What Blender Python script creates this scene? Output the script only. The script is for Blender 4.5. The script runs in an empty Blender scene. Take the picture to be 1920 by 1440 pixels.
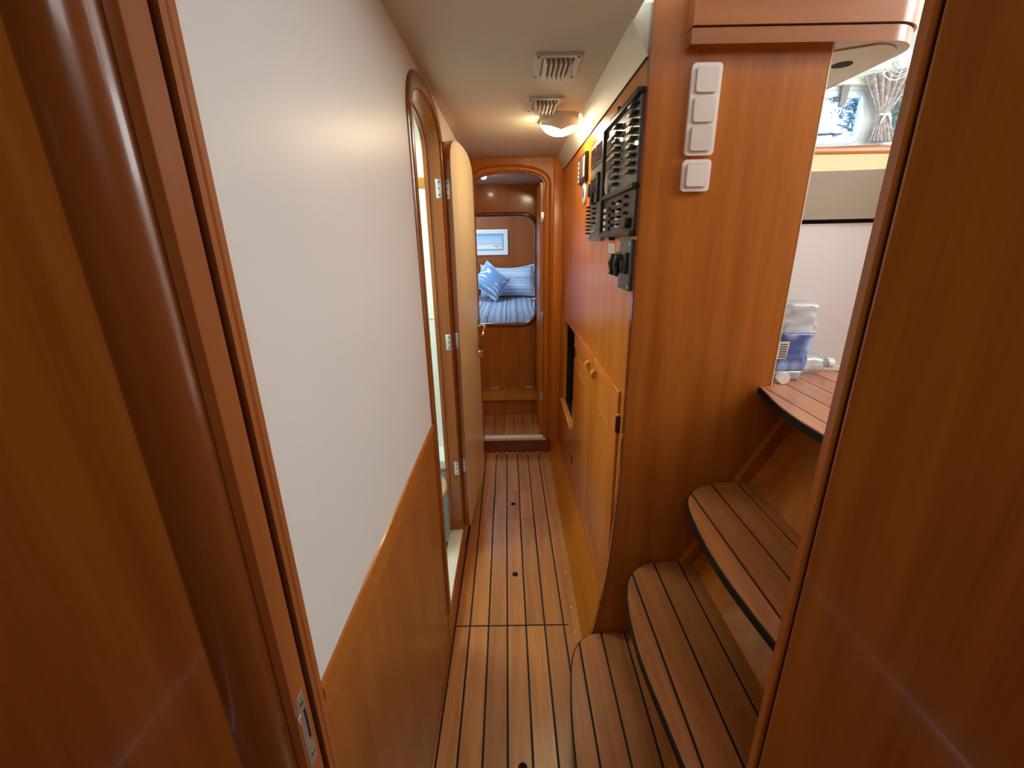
import bpy, bmesh, math, random
from mathutils import Vector, Matrix, noise
random.seed(7)
scene = bpy.context.scene
COL = scene.collection

# ------------------------------------------------------------------ camera
cam_d = bpy.data.cameras.new('camera'); cam_d.sensor_width = 36.0; cam_d.lens = 15.132
cam_d.clip_start = 0.02; cam_d.clip_end = 300
cam = bpy.data.objects.new('camera', cam_d); COL.objects.link(cam)
CR = ((0.9998562527603535, -0.0023518769691206116, -0.01679114322332286),
      (0.016676623934105232, 0.31515151386216195, 0.9488948379691755),
      (0.003060070290769443, -0.9490384565364618, 0.31514543306972714))   # camera axes in world (rows are camera x, y, z)
m = Matrix(CR).transposed().to_4x4(); m.translation = (0, 0, 1.465)
cam.matrix_world = m
scene.camera = cam

# ------------------------------------------------------------------ world, view and large lights
w = bpy.data.worlds.new('sky'); scene.world = w; w.use_nodes = True
bg = w.node_tree.nodes['Background']; bg.inputs[0].default_value = (0.86, 0.95, 1.0, 1); bg.inputs[1].default_value = 3.6
scene.view_settings.view_transform = 'Standard'; scene.view_settings.look = 'None'
scene.view_settings.exposure = 0.55; scene.view_settings.gamma = 1.0; scene.view_settings.use_curve_mapping = False

def area(name, loc, direction, sx, sy, power, col=(1, 1, 1), portal=False):
    l = bpy.data.lights.new(name, 'AREA'); l.shape = 'RECTANGLE'; l.size = sx; l.size_y = sy
    l.energy = power; l.color = col
    o = bpy.data.objects.new(name, l); COL.objects.link(o); o.location = loc
    o.rotation_euler = Vector(direction).to_track_quat('-Z', 'Y').to_euler()
    if portal: l.cycles.is_portal = True
    return o
# daylight coming in by the openings of the boat, and fill lights added to it
area('skylight_saloon_front', (2.05, 4.44, 2.46), (0, -1, 0), 2.1, 0.36, 1, portal=True)
area('skylight_saloon_front_right', (3.72, 4.44, 2.46), (0, -1, 0), 0.8, 0.36, 1, portal=True)
area('skylight_saloon_side', (4.29, 1.7, 2.35), (-1, 0, 0), 2.5, 0.7, 46, (0.95, 0.98, 1.0))
area('fill_saloon_aft', (2.0, 0.46, 2.35), (-.15, 1, -0.2), 2.6, 0.8, 58, (0.98, 0.99, 1.0))  # unseen area light added to brighten the stair bulkhead and steps
area('skylight_bed_hatch', (-0.5, 4.3, 1.93), (0, 0, -1), 0.55, 0.55, 8.5, (0.72, 0.87, 1.0))
area('fill_aft_cabin', (0.0, -0.40, 1.94), (0, 0.1, -1), 0.5, 0.5, 4.6, (1.0, 0.96, 0.9))  # unseen fill light added behind the camera for the bulkheads
area('skylight_bathroom', (-0.75, 1.55, 1.92), (0, 0, -1), 0.35, 0.35, 7.5, (0.88, 1.0, 0.95))

# ------------------------------------------------------------------ helpers: materials
def srgb(r, g, b):
    f = lambda c: (c/255/12.92) if c/255 <= .04045 else ((c/255+.055)/1.055)**2.4
    return (f(r), f(g), f(b), 1)
def newmat(name):
    m = bpy.data.materials.new(name); m.use_nodes = True
    return m, m.node_tree.nodes, m.node_tree.links, m.node_tree.nodes['Principled BSDF']
def plain(name, col, rough=.5, metal=0, spec=.5, bump=0, bscale=200, coat=0, emit=None, estr=0, var=0.05):
    m, N, L, P = newmat(name)
    P.inputs['Base Color'].default_value = col; P.inputs['Roughness'].default_value = rough
    P.inputs['Metallic'].default_value = metal; P.inputs['Specular IOR Level'].default_value = spec
    P.inputs['Coat Weight'].default_value = coat; P.inputs['Coat Roughness'].default_value = .08
    tc = N.new('ShaderNodeTexCoord'); nz = N.new('ShaderNodeTexNoise'); nz.inputs['Scale'].default_value = 6
    L.new(tc.outputs['Object'], nz.inputs['Vector'])
    mx = N.new('ShaderNodeMix'); mx.data_type = 'RGBA'
    mx.inputs['A'].default_value = tuple(c*(1-var) for c in col[:3])+(1,)
    mx.inputs['B'].default_value = tuple(min(1, c*(1+var)) for c in col[:3])+(1,)
    L.new(nz.outputs['Fac'], mx.inputs['Factor']); L.new(mx.outputs['Result'], P.inputs['Base Color'])
    if bump:
        n2 = N.new('ShaderNodeTexNoise'); n2.inputs['Scale'].default_value = bscale
        L.new(tc.outputs['Object'], n2.inputs['Vector'])
        b = N.new('ShaderNodeBump'); b.inputs['Strength'].default_value = bump; b.inputs['Distance'].default_value = .002
        L.new(n2.outputs['Fac'], b.inputs['Height']); L.new(b.outputs['Normal'], P.inputs['Normal'])
    if emit:
        P.inputs['Emission Color'].default_value = emit; P.inputs['Emission Strength'].default_value = estr
    return m
def wood(name, dark, light, scale, rough=.3, coat=.3, vary=.12, crough=.1, spec=.4):
    """veneer: noise stretched along the grain (small scale value = along the grain)"""
    m, N, L, P = newmat(name)
    tc = N.new('ShaderNodeTexCoord'); oi = N.new('ShaderNodeObjectInfo')
    add = N.new('ShaderNodeVectorMath'); add.operation = 'ADD'
    mul = N.new('ShaderNodeVectorMath'); mul.operation = 'SCALE'; mul.inputs['Scale'].default_value = 13.7
    cmb = N.new('ShaderNodeCombineXYZ')
    for i in range(3): L.new(oi.outputs['Random'], cmb.inputs[i])
    L.new(cmb.outputs[0], mul.inputs[0]); L.new(tc.outputs['Object'], add.inputs[0]); L.new(mul.outputs[0], add.inputs[1])
    mp = N.new('ShaderNodeMapping'); mp.inputs['Scale'].default_value = scale; L.new(add.outputs[0], mp.inputs['Vector'])
    n1 = N.new('ShaderNodeTexNoise'); n1.inputs['Scale'].default_value = 1.0; n1.inputs['Detail'].default_value = 6; n1.inputs['Distortion'].default_value = .35
    L.new(mp.outputs[0], n1.inputs['Vector'])
    n2 = N.new('ShaderNodeTexNoise'); n2.inputs['Scale'].default_value = 5.0; n2.inputs['Detail'].default_value = 3
    L.new(mp.outputs[0], n2.inputs['Vector'])
    a = N.new('ShaderNodeMath'); a.operation = 'MULTIPLY_ADD'; a.inputs[1].default_value = .35
    L.new(n2.outputs['Fac'], a.inputs[0]); L.new(n1.outputs['Fac'], a.inputs[2])
    rp = N.new('ShaderNodeValToRGB'); rp.color_ramp.elements[0].position = .42; rp.color_ramp.elements[1].position = .92
    rp.color_ramp.elements[0].color = dark; rp.color_ramp.elements[1].color = light
    L.new(a.outputs[0], rp.inputs[0])
    hsv = N.new('ShaderNodeHueSaturation'); mr = N.new('ShaderNodeMapRange')
    mr.inputs['To Min'].default_value = 1-vary; mr.inputs['To Max'].default_value = 1+vary
    L.new(oi.outputs['Random'], mr.inputs['Value']); L.new(mr.outputs[0], hsv.inputs['Value'])
    L.new(rp.outputs[0], hsv.inputs['Color']); L.new(hsv.outputs[0], P.inputs['Base Color'])
    P.inputs['Roughness'].default_value = rough; P.inputs['Specular IOR Level'].default_value = spec
    P.inputs['Coat Weight'].default_value = coat; P.inputs['Coat Roughness'].default_value = crough
    return m
def stripes(name, base, cols, axis, freq, rough=.85):
    m, N, L, P = newmat(name)
    tc = N.new('ShaderNodeTexCoord'); sp = N.new('ShaderNodeSeparateXYZ'); L.new(tc.outputs['Object'], sp.inputs[0])
    nz = N.new('ShaderNodeTexNoise'); nz.inputs['Scale'].default_value = 3; L.new(tc.outputs['Object'], nz.inputs['Vector'])
    ma = N.new('ShaderNodeMath'); ma.operation = 'MULTIPLY_ADD'; ma.inputs[1].default_value = .03
    L.new(nz.outputs['Fac'], ma.inputs[0]); L.new(sp.outputs[axis], ma.inputs[2])
    mu = N.new('ShaderNodeMath'); mu.operation = 'MULTIPLY'; mu.inputs[1].default_value = freq; L.new(ma.outputs[0], mu.inputs[0])
    fr = N.new('ShaderNodeMath'); fr.operation = 'FRACT'; L.new(mu.outputs[0], fr.inputs[0])
    rp = N.new('ShaderNodeValToRGB'); rp.color_ramp.interpolation = 'CONSTANT'
    while len(rp.color_ramp.elements) < len(cols): rp.color_ramp.elements.new(.5)
    for e, (p, c) in zip(rp.color_ramp.elements, cols): e.position = p; e.color = c
    L.new(fr.outputs[0], rp.inputs[0]); L.new(rp.outputs[0], P.inputs['Base Color'])
    P.inputs['Roughness'].default_value = rough
    n2 = N.new('ShaderNodeTexNoise'); n2.inputs['Scale'].default_value = 30; L.new(tc.outputs['Object'], n2.inputs['Vector'])
    b = N.new('ShaderNodeBump'); b.inputs['Strength'].default_value = .4; b.inputs['Distance'].default_value = .01
    L.new(n2.outputs['Fac'], b.inputs['Height']); L.new(b.outputs['Normal'], P.inputs['Normal'])
    return m
def glassy(name, tint=(1, 1, 1, 1), gloss=.08, body=None, bodyfac=0.0, rough=.03):
    m, N, L, P = newmat(name); N.remove(P); out = N['Material Output']
    tr = N.new('ShaderNodeBsdfTransparent'); tr.inputs[0].default_value = tint
    gl = N.new('ShaderNodeBsdfGlossy'); gl.inputs['Roughness'].default_value = rough
    lw = N.new('ShaderNodeLayerWeight'); lw.inputs['Blend'].default_value = .35
    ma = N.new('ShaderNodeMath'); ma.operation = 'MULTIPLY_ADD'; ma.inputs[1].default_value = .35; ma.inputs[2].default_value = gloss
    L.new(lw.outputs['Facing'], ma.inputs[0])
    mx = N.new('ShaderNodeMixShader'); L.new(ma.outputs[0], mx.inputs[0]); L.new(tr.outputs[0], mx.inputs[1]); L.new(gl.outputs[0], mx.inputs[2])
    last = mx
    if body:
        df = N.new('ShaderNodeBsdfDiffuse'); df.inputs[0].default_value = body
        m2 = N.new('ShaderNodeMixShader'); m2.inputs[0].default_value = bodyfac
        L.new(mx.outputs[0], m2.inputs[1]); L.new(df.outputs[0], m2.inputs[2]); last = m2
    L.new(last.outputs[0], out.inputs['Surface'])
    return m

CH_D, CH_L = (0.32, 0.086, 0.010, 1), (0.49, 0.155, 0.022, 1)
M = {}
M['cherry'] = wood('cherry_veneer_upright', CH_D, CH_L, (22, 22, 1.3))
M['cherry_y'] = wood('cherry_veneer_lengthwise', CH_D, CH_L, (22, 1.3, 22))
M['cherry_x'] = wood('cherry_veneer_crosswise', CH_D, CH_L, (1.3, 22, 22))
M['cherry_gloss'] = wood('varnished_cherry', (0.16, 0.037, 0.007, 1), (0.24, 0.065, 0.013, 1), (26, 26, 1.2), rough=.22, coat=.8, crough=.05)
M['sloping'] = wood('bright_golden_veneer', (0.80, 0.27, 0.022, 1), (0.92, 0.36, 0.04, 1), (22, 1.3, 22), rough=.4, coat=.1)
M['cherry_red'] = wood('reddish_cherry_veneer', (0.26, 0.07, 0.014, 1), (0.36, 0.105, 0.024, 1), (18, 18, 1.3), rough=.4, coat=.1)
M['cherry_deep'] = wood('deep_cherry_veneer', (0.25, 0.068, 0.009, 1), (0.37, 0.115, 0.018, 1), (22, 22, 1.3), rough=.32, coat=.3)
M['casing'] = wood('varnished_casing_cherry', (0.16, 0.037, 0.007, 1), (0.24, 0.065, 0.013, 1), (26, 26, 1.2), rough=.3, coat=.35, crough=.1)
M['cherry_gold'] = wood('golden_cherry_veneer', (0.44, 0.125, 0.010, 1), (0.60, 0.195, 0.020, 1), (22, 22, 1.3), rough=.36, coat=.2, crough=.2)
M['cherry_gold_y'] = wood('golden_cherry_lengthwise', (0.50, 0.20, 0.025, 1), (0.66, 0.30, 0.05, 1), (22, 1.3, 22), rough=.35)
M['teak'] = wood('teak_plank', (0.40, 0.150, 0.038, 1), (0.62, 0.265, 0.075, 1), (34, 2.2, 34), rough=.38, coat=.35, vary=.16, crough=.24)
M['teak_step'] = wood('teak_step_plank', (0.31, 0.104, 0.027, 1), (0.48, 0.178, 0.050, 1), (60, 2.6, 60), rough=.42, coat=.3, vary=.12, crough=.28)
M['teak_red'] = wood('reddish_teak_plank', (0.36, 0.13, 0.06, 1), (0.52, 0.22, 0.11, 1), (40, 2.2, 40), rough=.3, coat=.3, vary=.1, crough=.2)
M['caulk'] = plain('black_caulking', (0.014, 0.010, 0.008, 1), .7)
M['rubber'] = plain('black_rubber_edge', (0.010, 0.009, 0.008, 1), .6, spec=.25)
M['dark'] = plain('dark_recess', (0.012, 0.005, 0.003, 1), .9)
M['rebate_strip'] = plain('brown_gasket', (0.045, 0.006, 0.003, 1), .8)
M['white_wall'] = plain('white_laminate', (0.68, 0.64, 0.60, 1), .38, bump=.05, bscale=350, var=.02)
M['ceiling'] = plain('cream_vinyl_headliner', (0.66, 0.60, 0.50, 1), .6, bump=.12, bscale=500, var=.03)
M['cornice'] = plain('cream_cornice_vinyl', (0.74, 0.70, 0.60, 1), .5, bump=.05, bscale=500, var=.02)
M['cream'] = wood('cream_laminate', (0.80, 0.70, 0.48, 1), (0.86, 0.78, 0.57, 1), (12, 12, 1.0), rough=.35, coat=.2, vary=.01)
M['white'] = plain('white_plastic', (0.80, 0.78, 0.75, 1), .35, var=.02)
M['switch'] = plain('switch_white_plastic', (0.78, 0.70, 0.65, 1), .32, var=.02)
M['rocker'] = plain('switch_rocker_plastic', (0.66, 0.58, 0.53, 1), .3, var=.02)
M['vent'] = plain('vent_cream_plastic', (0.66, 0.60, 0.53, 1), .45, var=.02)
M['bath'] = plain('white_gelcoat', (0.80, 0.84, 0.79, 1), .25, var=.02)
M['gelcoat'] = plain('white_sill_gelcoat', (0.82, 0.80, 0.72, 1), .3, var=.02)
M['chrome'] = plain('polished_chrome', (0.78, 0.70, 0.62, 1), .16, metal=1)
M['steel'] = plain('brushed_steel', (0.72, 0.74, 0.74, 1), .32, metal=.85)
M['screw'] = plain('screw_steel', (0.18, 0.18, 0.17, 1), .4, metal=.8)
M['panel_grey'] = plain('grey_panel_plate', (0.115, 0.108, 0.098, 1), .38)
M['panel_dark'] = plain('dark_panel_plate', (0.050, 0.042, 0.038, 1), .4)
M['panel_frame'] = plain('black_panel_frame', (0.022, 0.020, 0.018, 1), .4)
M['panel_light'] = plain('light_grey_panel_plate', (0.20, 0.19, 0.17, 1), .4)
M['isolator'] = plain('blue_grey_panel_plate', (0.085, 0.088, 0.092, 1), .45)
M['black'] = plain('black_plastic', (0.010, 0.010, 0.011, 1), .35)
M['label'] = plain('white_label', (0.62, 0.58, 0.52, 1), .5)
M['red'] = plain('red_print', (0.62, 0.10, 0.03, 1), .5)
M['blue'] = plain('blue_print', (0.03, 0.09, 0.45, 1), .4)
M['meter'] = plain('meter_window', (0.085, 0.085, 0.11, 1), .12, coat=.5)
M['led'] = plain('lit_indicator', (0.9, .85, .7, 1), .3, emit=(1, .9, .7, 1), estr=2.5)
M['lamp_glass'] = plain('lit_lamp_glass', (1, .95, .85, 1), .4, emit=(1.0, 0.80, 0.50, 1), estr=52)
M['spot_glass'] = plain('lit_spot_glass', (1, .95, .85, 1), .4, emit=(1.0, 0.80, 0.52, 1), estr=55)
M['cushion'] = plain('beige_leather', (0.36, 0.29, 0.215, 1), .5, bump=.15, bscale=90)
M['seat_base'] = plain('pale_seat_panel', (0.76, 0.72, 0.71, 1), .35, var=.02)
M['dash'] = plain('cream_dash_panel', (0.44, 0.34, 0.17, 1), .5)
M['saloon_white'] = plain('white_saloon_liner', (0.80, 0.84, 0.80, 1), .5, var=.02)
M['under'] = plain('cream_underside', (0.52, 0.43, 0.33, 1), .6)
M['pane'] = glassy('clear_window_glass', (0.90, 0.97, 0.95, 1), .02)
M['pane_blue'] = glassy('tinted_window_glass', (0.62, 0.78, 1.0, 1), .02)
M['clear_plastic'] = glassy('clear_bottle_plastic', (0.93, 0.96, 0.96, 1), .08, (0.75, 0.80, 0.80, 1), .16, .08)
M['wrap'] = glassy('clear_shrink_wrap', (0.92, 0.94, 0.97, 1), .14, (0.70, 0.72, 0.76, 1), .40, .1)
M['curtain'] = None
M['bark'] = plain('bark', (0.10, 0.07, 0.05, 1), .9)
M['leaf_a'] = plain('deep_green_leaf', (0.11, 0.16, 0.17, 1), .6, var=.3)
M['leaf_b'] = plain('fresh_green_leaf', (0.13, 0.28, 0.14, 1), .6, var=.3)
M['grass'] = plain('grass', (0.10, 0.16, 0.07, 1), .9, var=.3)
M['wood_seat'] = wood('pale_wood_lid', (0.50, 0.34, 0.16, 1), (0.62, 0.45, 0.24, 1), (1.5, 18, 18), rough=.35)

# ------------------------------------------------------------------ helpers: objects
WORLD = {}; LOCAL_PART = set()
def tag(o, label=None, cat=None, group=None, kind=None):
    if label: o['label'] = label
    if cat: o['category'] = cat
    if group: o['group'] = group
    if kind: o['kind'] = kind
    return o
def thing(name, loc, label, cat, group=None, kind=None, rot=None):
    o = bpy.data.objects.new(name, None); COL.objects.link(o); o.location = loc
    o.empty_display_size = .05
    if rot: o.rotation_euler = rot
    WORLD[o.name] = Vector(loc)
    return tag(o, label, cat, group, kind)
def link(name, bm, mat, parent=None, local=False, smooth=None, label=None):
    """vertices in world coordinates (or, if local, in the parent's); origin moves to the middle of the foot"""
    bmesh.ops.recalc_face_normals(bm, faces=bm.faces[:])
    if smooth is not None:
        for f in bm.faces: f.smooth = True
        for e in bm.edges:
            if len(e.link_faces) == 2 and e.calc_face_angle(0) > smooth: e.smooth = False
    vs = [v.co for v in bm.verts]
    lo = Vector([min(v[i] for v in vs) for i in range(3)]); hi = Vector([max(v[i] for v in vs) for i in range(3)])
    org = Vector(((lo.x+hi.x)/2, (lo.y+hi.y)/2, lo.z))
    bmesh.ops.translate(bm, verts=bm.verts, vec=-org)
    me = bpy.data.meshes.new(name); bm.to_mesh(me); bm.free(); me.materials.append(M[mat] if isinstance(mat, str) else mat)
    o = bpy.data.objects.new(name, me); COL.objects.link(o)
    base = Vector((0, 0, 0))
    if parent is not None:
        o.parent = parent
        if not local or parent.name in LOCAL_PART: base = WORLD[parent.name]
    o.location = org - base
    WORLD[o.name] = org
    if local: LOCAL_PART.add(o.name)
    if label: o['label'] = label
    return o
def add_box(bm, x0, x1, y0, y1, z0, z1, bevel=0, seg=2):
    vs = [bm.verts.new((x, y, z)) for x in (x0, x1) for y in (y0, y1) for z in (z0, z1)]
    q = [(0, 1, 3, 2), (4, 6, 7, 5), (0, 4, 5, 1), (2, 3, 7, 6), (0, 2, 6, 4), (1, 5, 7, 3)]
    fs = [bm.faces.new([vs[i] for i in f]) for f in q]
    if bevel:
        es = list({e for f in fs for e in f.edges})
        bmesh.ops.bevel(bm, geom=es, offset=bevel, segments=seg, profile=.5, affect='EDGES')
def box(name, x0, x1, y0, y1, z0, z1, mat, parent=None, bevel=0, local=False, label=None, seg=2):
    bm = bmesh.new(); add_box(bm, x0, x1, y0, y1, z0, z1, bevel, seg)
    return link(name, bm, mat, parent, local, .6 if bevel else None, label)
def to3(axis):
    return {'x': lambda p, q, d: (d, p, q), 'y': lambda p, q, d: (p, d, q), 'z': lambda p, q, d: (p, q, d)}[axis]
def add_prism(bm, poly, axis, a, b, holes=()):
    """polygon (2-D) extruded along axis from a to b; holes are further polygons"""
    t = to3(axis)
    if not holes:
        lo = [bm.verts.new(t(p, q, a)) for p, q in poly]; hi = [bm.verts.new(t(p, q, b)) for p, q in poly]
        bm.faces.new(lo); bm.faces.new(hi[::-1]); n = len(poly)
        for i in range(n): bm.faces.new((lo[i], hi[i], hi[(i+1) % n], lo[(i+1) % n]))
        return
    for d in (a, b):
        es = []
        for lp in (poly,)+tuple(holes):
            vs = [bm.verts.new(t(p, q, d)) for p, q in lp]
            es += [bm.edges.new((vs[i], vs[(i+1) % len(vs)])) for i in range(len(vs))]
        bmesh.ops.triangle_fill(bm, use_beauty=True, use_dissolve=False, edges=es)
    for lp in (poly,)+tuple(holes):
        n = len(lp)
        for i in range(n):
            p, q = lp[i], lp[(i+1) % n]
            bm.faces.new([bm.verts.new(t(*p, a)), bm.verts.new(t(*p, b)), bm.verts.new(t(*q, b)), bm.verts.new(t(*q, a))])
    bmesh.ops.remove_doubles(bm, verts=bm.verts, dist=1e-5)
def prism(name, poly, axis, a, b, mat, parent=None, holes=(), bevel=0, local=False, label=None, smooth=None):
    bm = bmesh.new(); add_prism(bm, poly, axis, a, b, holes)
    if bevel:
        es = [e for e in bm.edges if len(e.link_faces) == 2 and e.calc_face_angle(0) > .9]
        bmesh.ops.bevel(bm, geom=es, offset=bevel, segments=2, profile=.5, affect='EDGES'); smooth = smooth or .6
    return link(name, bm, mat, parent, local, smooth, label)
def rrect(p0, p1, q0, q1, r, n=8):
    out = []
    for cx, cy, a0 in ((p1-r, q1-r, 0), (p0+r, q1-r, 90), (p0+r, q0+r, 180), (p1-r, q0+r, 270)):
        for i in range(n+1):
            a = math.radians(a0+90*i/n); out.append((cx+r*math.cos(a), cy+r*math.sin(a)))
    return out
def arch(p0, p1, z0, zs, za, n=24, k=2.4):
    """open path up one side, over a flattened arch and down the other"""
    c, h = (p0+p1)/2, (p1-p0)/2
    out = [(p0, z0), (p0, zs*.5+z0*.5)]
    for i in range(n+1):
        a = math.pi*(1-i/n); ca, sa = math.cos(a), math.sin(a)
        out.append((c+h*math.copysign(abs(ca)**(2/k), ca), zs+(za-zs)*abs(sa)**(2/k)))
    return out+[(p1, zs*.5+z0*.5), (p1, z0)]
def sweep(name, path, profile, t, mat, parent=None, closed=False, local=False, smooth=.9, label=None):
    """profile (a outward in the path's plane, b across it) carried along a 2-D path with mitred corners"""
    bm = bmesh.new(); n = len(path); rings = []
    area2 = sum(path[i][0]*path[(i+1) % n][1]-path[(i+1) % n][0]*path[i][1] for i in range(n)); sg = 1 if area2 > 0 else -1
    for i in range(n):
        p = Vector(path[i]); a = Vector(path[i-1]) if (i or closed) else None; b = Vector(path[(i+1) % n]) if (i < n-1 or closed) else None
        d1 = (p-a).normalized() if a is not None else None; d2 = (b-p).normalized() if b is not None else None
        d1 = d1 if d1 is not None else d2; d2 = d2 if d2 is not None else d1
        n1 = Vector((d1.y, -d1.x))*sg; n2 = Vector((d2.y, -d2.x))*sg
        nn = (n1+n2); nn.normalize(); s = 1/max(.35, nn.dot(n1))
        rings.append([bm.verts.new(t(p.x+nn.x*u*s, p.y+nn.y*u*s, v)) for u, v in profile])
    k = len(profile)
    for i in range(n if closed else n-1):
        A, B = rings[i], rings[(i+1) % n]
        for j in range(k): bm.faces.new((A[j], A[(j+1) % k], B[(j+1) % k], B[j]))
    if not closed: bm.faces.new(rings[0]); bm.faces.new(rings[-1][::-1])
    return link(name, bm, mat, parent, local, smooth, label)
def add_tube(bm, pts, r, n=10, caps=True):
    pts = [Vector(p) for p in pts]; rings = []; prev = None
    rs = r if isinstance(r, (list, tuple)) else [r]*len(pts)
    for i, p in enumerate(pts):
        d = (pts[min(i+1, len(pts)-1)]-pts[max(i-1, 0)]).normalized()
        u = d.orthogonal().normalized() if prev is None else (prev-d*prev.dot(d)).normalized()
        prev = u; v = d.cross(u)
        rings.append([bm.verts.new(p+(u*math.cos(2*math.pi*j/n)+v*math.sin(2*math.pi*j/n))*rs[i]) for j in range(n)])
    for A, B in zip(rings, rings[1:]):
        for j in range(n): bm.faces.new((A[j], A[(j+1) % n], B[(j+1) % n], B[j]))
    if caps: bm.faces.new(rings[0][::-1]); bm.faces.new(rings[-1])
def tube(name, pts, r, mat, parent=None, local=False, n=10, label=None):
    bm = bmesh.new(); add_tube(bm, pts, r, n); return link(name, bm, mat, parent, local, .8, label)
def add_lathe(bm, prof, c=(0, 0, 0), axis='z', n=24, sx=1, sy=1):
    c = Vector(c); rings = []
    f = {'z': lambda a, b, h: Vector((a, b, h)), 'x': lambda a, b, h: Vector((h, a, b)), 'y': lambda a, b, h: Vector((a, h, b))}[axis]
    for r, h in prof:
        if r < 1e-6: rings.append([bm.verts.new(c+f(0, 0, h))])
        else: rings.append([bm.verts.new(c+f(r*math.cos(2*math.pi*j/n)*sx, r*math.sin(2*math.pi*j/n)*sy, h)) for j in range(n)])
    for A, B in zip(rings, rings[1:]):
        for j in range(n):
            k = (j+1) % n
            if len(A) == 1 and len(B) == 1: continue
            if len(A) == 1: bm.faces.new((A[0], B[k], B[j]))
            elif len(B) == 1: bm.faces.new((A[j], A[k], B[0]))
            else: bm.faces.new((A[j], A[k], B[k], B[j]))
    for R, s in ((rings[0], -1), (rings[-1], 1)):
        if len(R) > 1: bm.faces.new(R[::s])
def lathe(name, prof, c, mat, parent=None, axis='z', n=24, local=False, label=None, sx=1, sy=1, smooth=.7):
    bm = bmesh.new(); add_lathe(bm, prof, c, axis, n, sx, sy); return link(name, bm, mat, parent, local, smooth, label)
def inset(poly, d):
    """move every corner of a clockwise or anticlockwise polygon inwards by d"""
    n = len(poly); sg = 1 if sum(poly[i][0]*poly[(i+1) % n][1]-poly[(i+1) % n][0]*poly[i][1] for i in range(n)) > 0 else -1
    out = []
    for i in range(n):
        a, p, b = Vector(poly[i-1]), Vector(poly[i]), Vector(poly[(i+1) % n])
        d1 = (p-a).normalized(); d2 = (b-p).normalized()
        n1 = Vector((-d1.y, d1.x))*sg; n2 = Vector((-d2.y, d2.x))*sg; nn = (n1+n2).normalized()
        q = p+nn*d/max(.4, nn.dot(n1)); out.append((q.x, q.y))
    return out
def clipx(poly, a, b):
    for lim, s in ((a, 1), (b, -1)):
        out = []
        for i in range(len(poly)):
            p, q = poly[i], poly[(i+1) % len(poly)]; pi, qi = (p[0]-lim)*s >= 0, (q[0]-lim)*s >= 0
            if pi: out.append(p)
            if pi != qi:
                t = (lim-p[0])/(q[0]-p[0]); out.append((lim, p[1]+t*(q[1]-p[1])))
        poly = out
        if len(poly) < 3: return []
    return poly
def dup(o, parent, offset, name=None):
    c = o.copy(); COL.objects.link(c); c.parent = parent; c.location = o.location+Vector(offset); WORLD[c.name] = WORLD.get(o.name, Vector())+Vector(offset)
    return c

XL, XR, YF, YB = -.255, .32, 2.83, 1.15       # left wall, right wall, far bulkhead, stair bulkhead

# ================================================================== FLOORS
def seam(x, y): return x-.0105*(y-1.335)
SE = [-.265, -.190, -.115, -.040, .035, .110, .186, .207]
floor = box('floor', -.30, .34, .41, 2.83, -.03, -.0035, 'caulk'); tag(floor, 'teak strip corridor floor with black caulked seams', 'floor', kind='structure')
HX0, HX1, HY0, HY1, HR = -.155, .107, 2.034, 2.319, .07
def hatch_y(x):
    """near and far edge of the small inspection hatch at x, or None"""
    if x < HX0 or x > HX1: return None
    d = max(0, HX0+HR-x, x-(HX1-HR)); o = HR-math.sqrt(max(0, HR*HR-d*d))
    return HY0+o, HY1-o
G = .0036
def floor_plank(i, y0, y1):
    bm = bmesh.new()
    def X(s, y):
        a = seam(SE[i], y)+G if i else -.2455
        b = seam(SE[i+1], y)-(G if i < 6 else .001)
        return a+(b-a)*s
    has = y1 > HY1 and y0 < HY0 and (seam(SE[i+1], 2.2) > HX0 and seam(SE[i], 2.2) < HX1)
    top = []
    if not has:
        top.append([(X(0, y0), y0), (X(1, y0), y0), (X(1, y1), y1), (X(0, y1), y1)])
    else:
        n = 12
        for k in range(n):
            s0, s1 = k/n, (k+1)/n; xa, xb = X(s0, 2.18), X(s1, 2.18); ha, hb = hatch_y(xa), hatch_y(xb); g = .0016
            if ha is None or hb is None:
                top.append([(X(s0, y0), y0), (X(s1, y0), y0), (X(s1, y1), y1), (X(s0, y1), y1)])
            else:
                top.append([(X(s0, y0), y0), (X(s1, y0), y0), (xb, hb[0]-g), (xa, ha[0]-g)])
                top.append([(xa, ha[1]+g), (xb, hb[1]+g), (X(s1, y1), y1), (X(s0, y1), y1)])
    for f in top: bm.faces.new([bm.verts.new((x, y, 0)) for x, y in f])
    bmesh.ops.remove_doubles(bm, verts=bm.verts, dist=1e-5)
    r = bmesh.ops.extrude_face_region(bm, geom=bm.faces[:])
    bmesh.ops.translate(bm, verts=[v for v in r['geom'] if isinstance(v, bmesh.types.BMVert)], vec=(0, 0, -.0034))
    link('plank', bm, 'teak', floor)
for i in range(7):
    floor_plank(i, .41, 1.3315); floor_plank(i, 1.3385, 2.829)
prism('border_plank', [(.2085, .41), (.258, .41), (.256, 2.829), (.193, 2.829)], 'z', -.0034, .0006, 'teak', floor)
hatch = thing('floor_hatch', (-.02, 2.18, -.003), 'small rounded hatch lid in the corridor floor near the far door', 'hatch')
ho = rrect(HX0, HX1, HY0, HY1, HR, 10)
for i in range(7):
    p = clipx(ho, seam(SE[i], 2.18)+G, seam(SE[i+1], 2.18)-G)
    if p: prism('plank', p, 'z', -.0034, .0002, 'teak', hatch)
for hx, hy, par in ((-.013, 2.176, hatch), (-.006, 1.614, floor), (.009, .842, floor)):
    lathe('finger_hole', [(.0, .0012), (.0105, .0012), (.0105, .0018), (.0135, .0018), (.0135, -.002)], (hx, hy, -.0002), 'dark', par, n=20, label='dark round finger hole')
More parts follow.
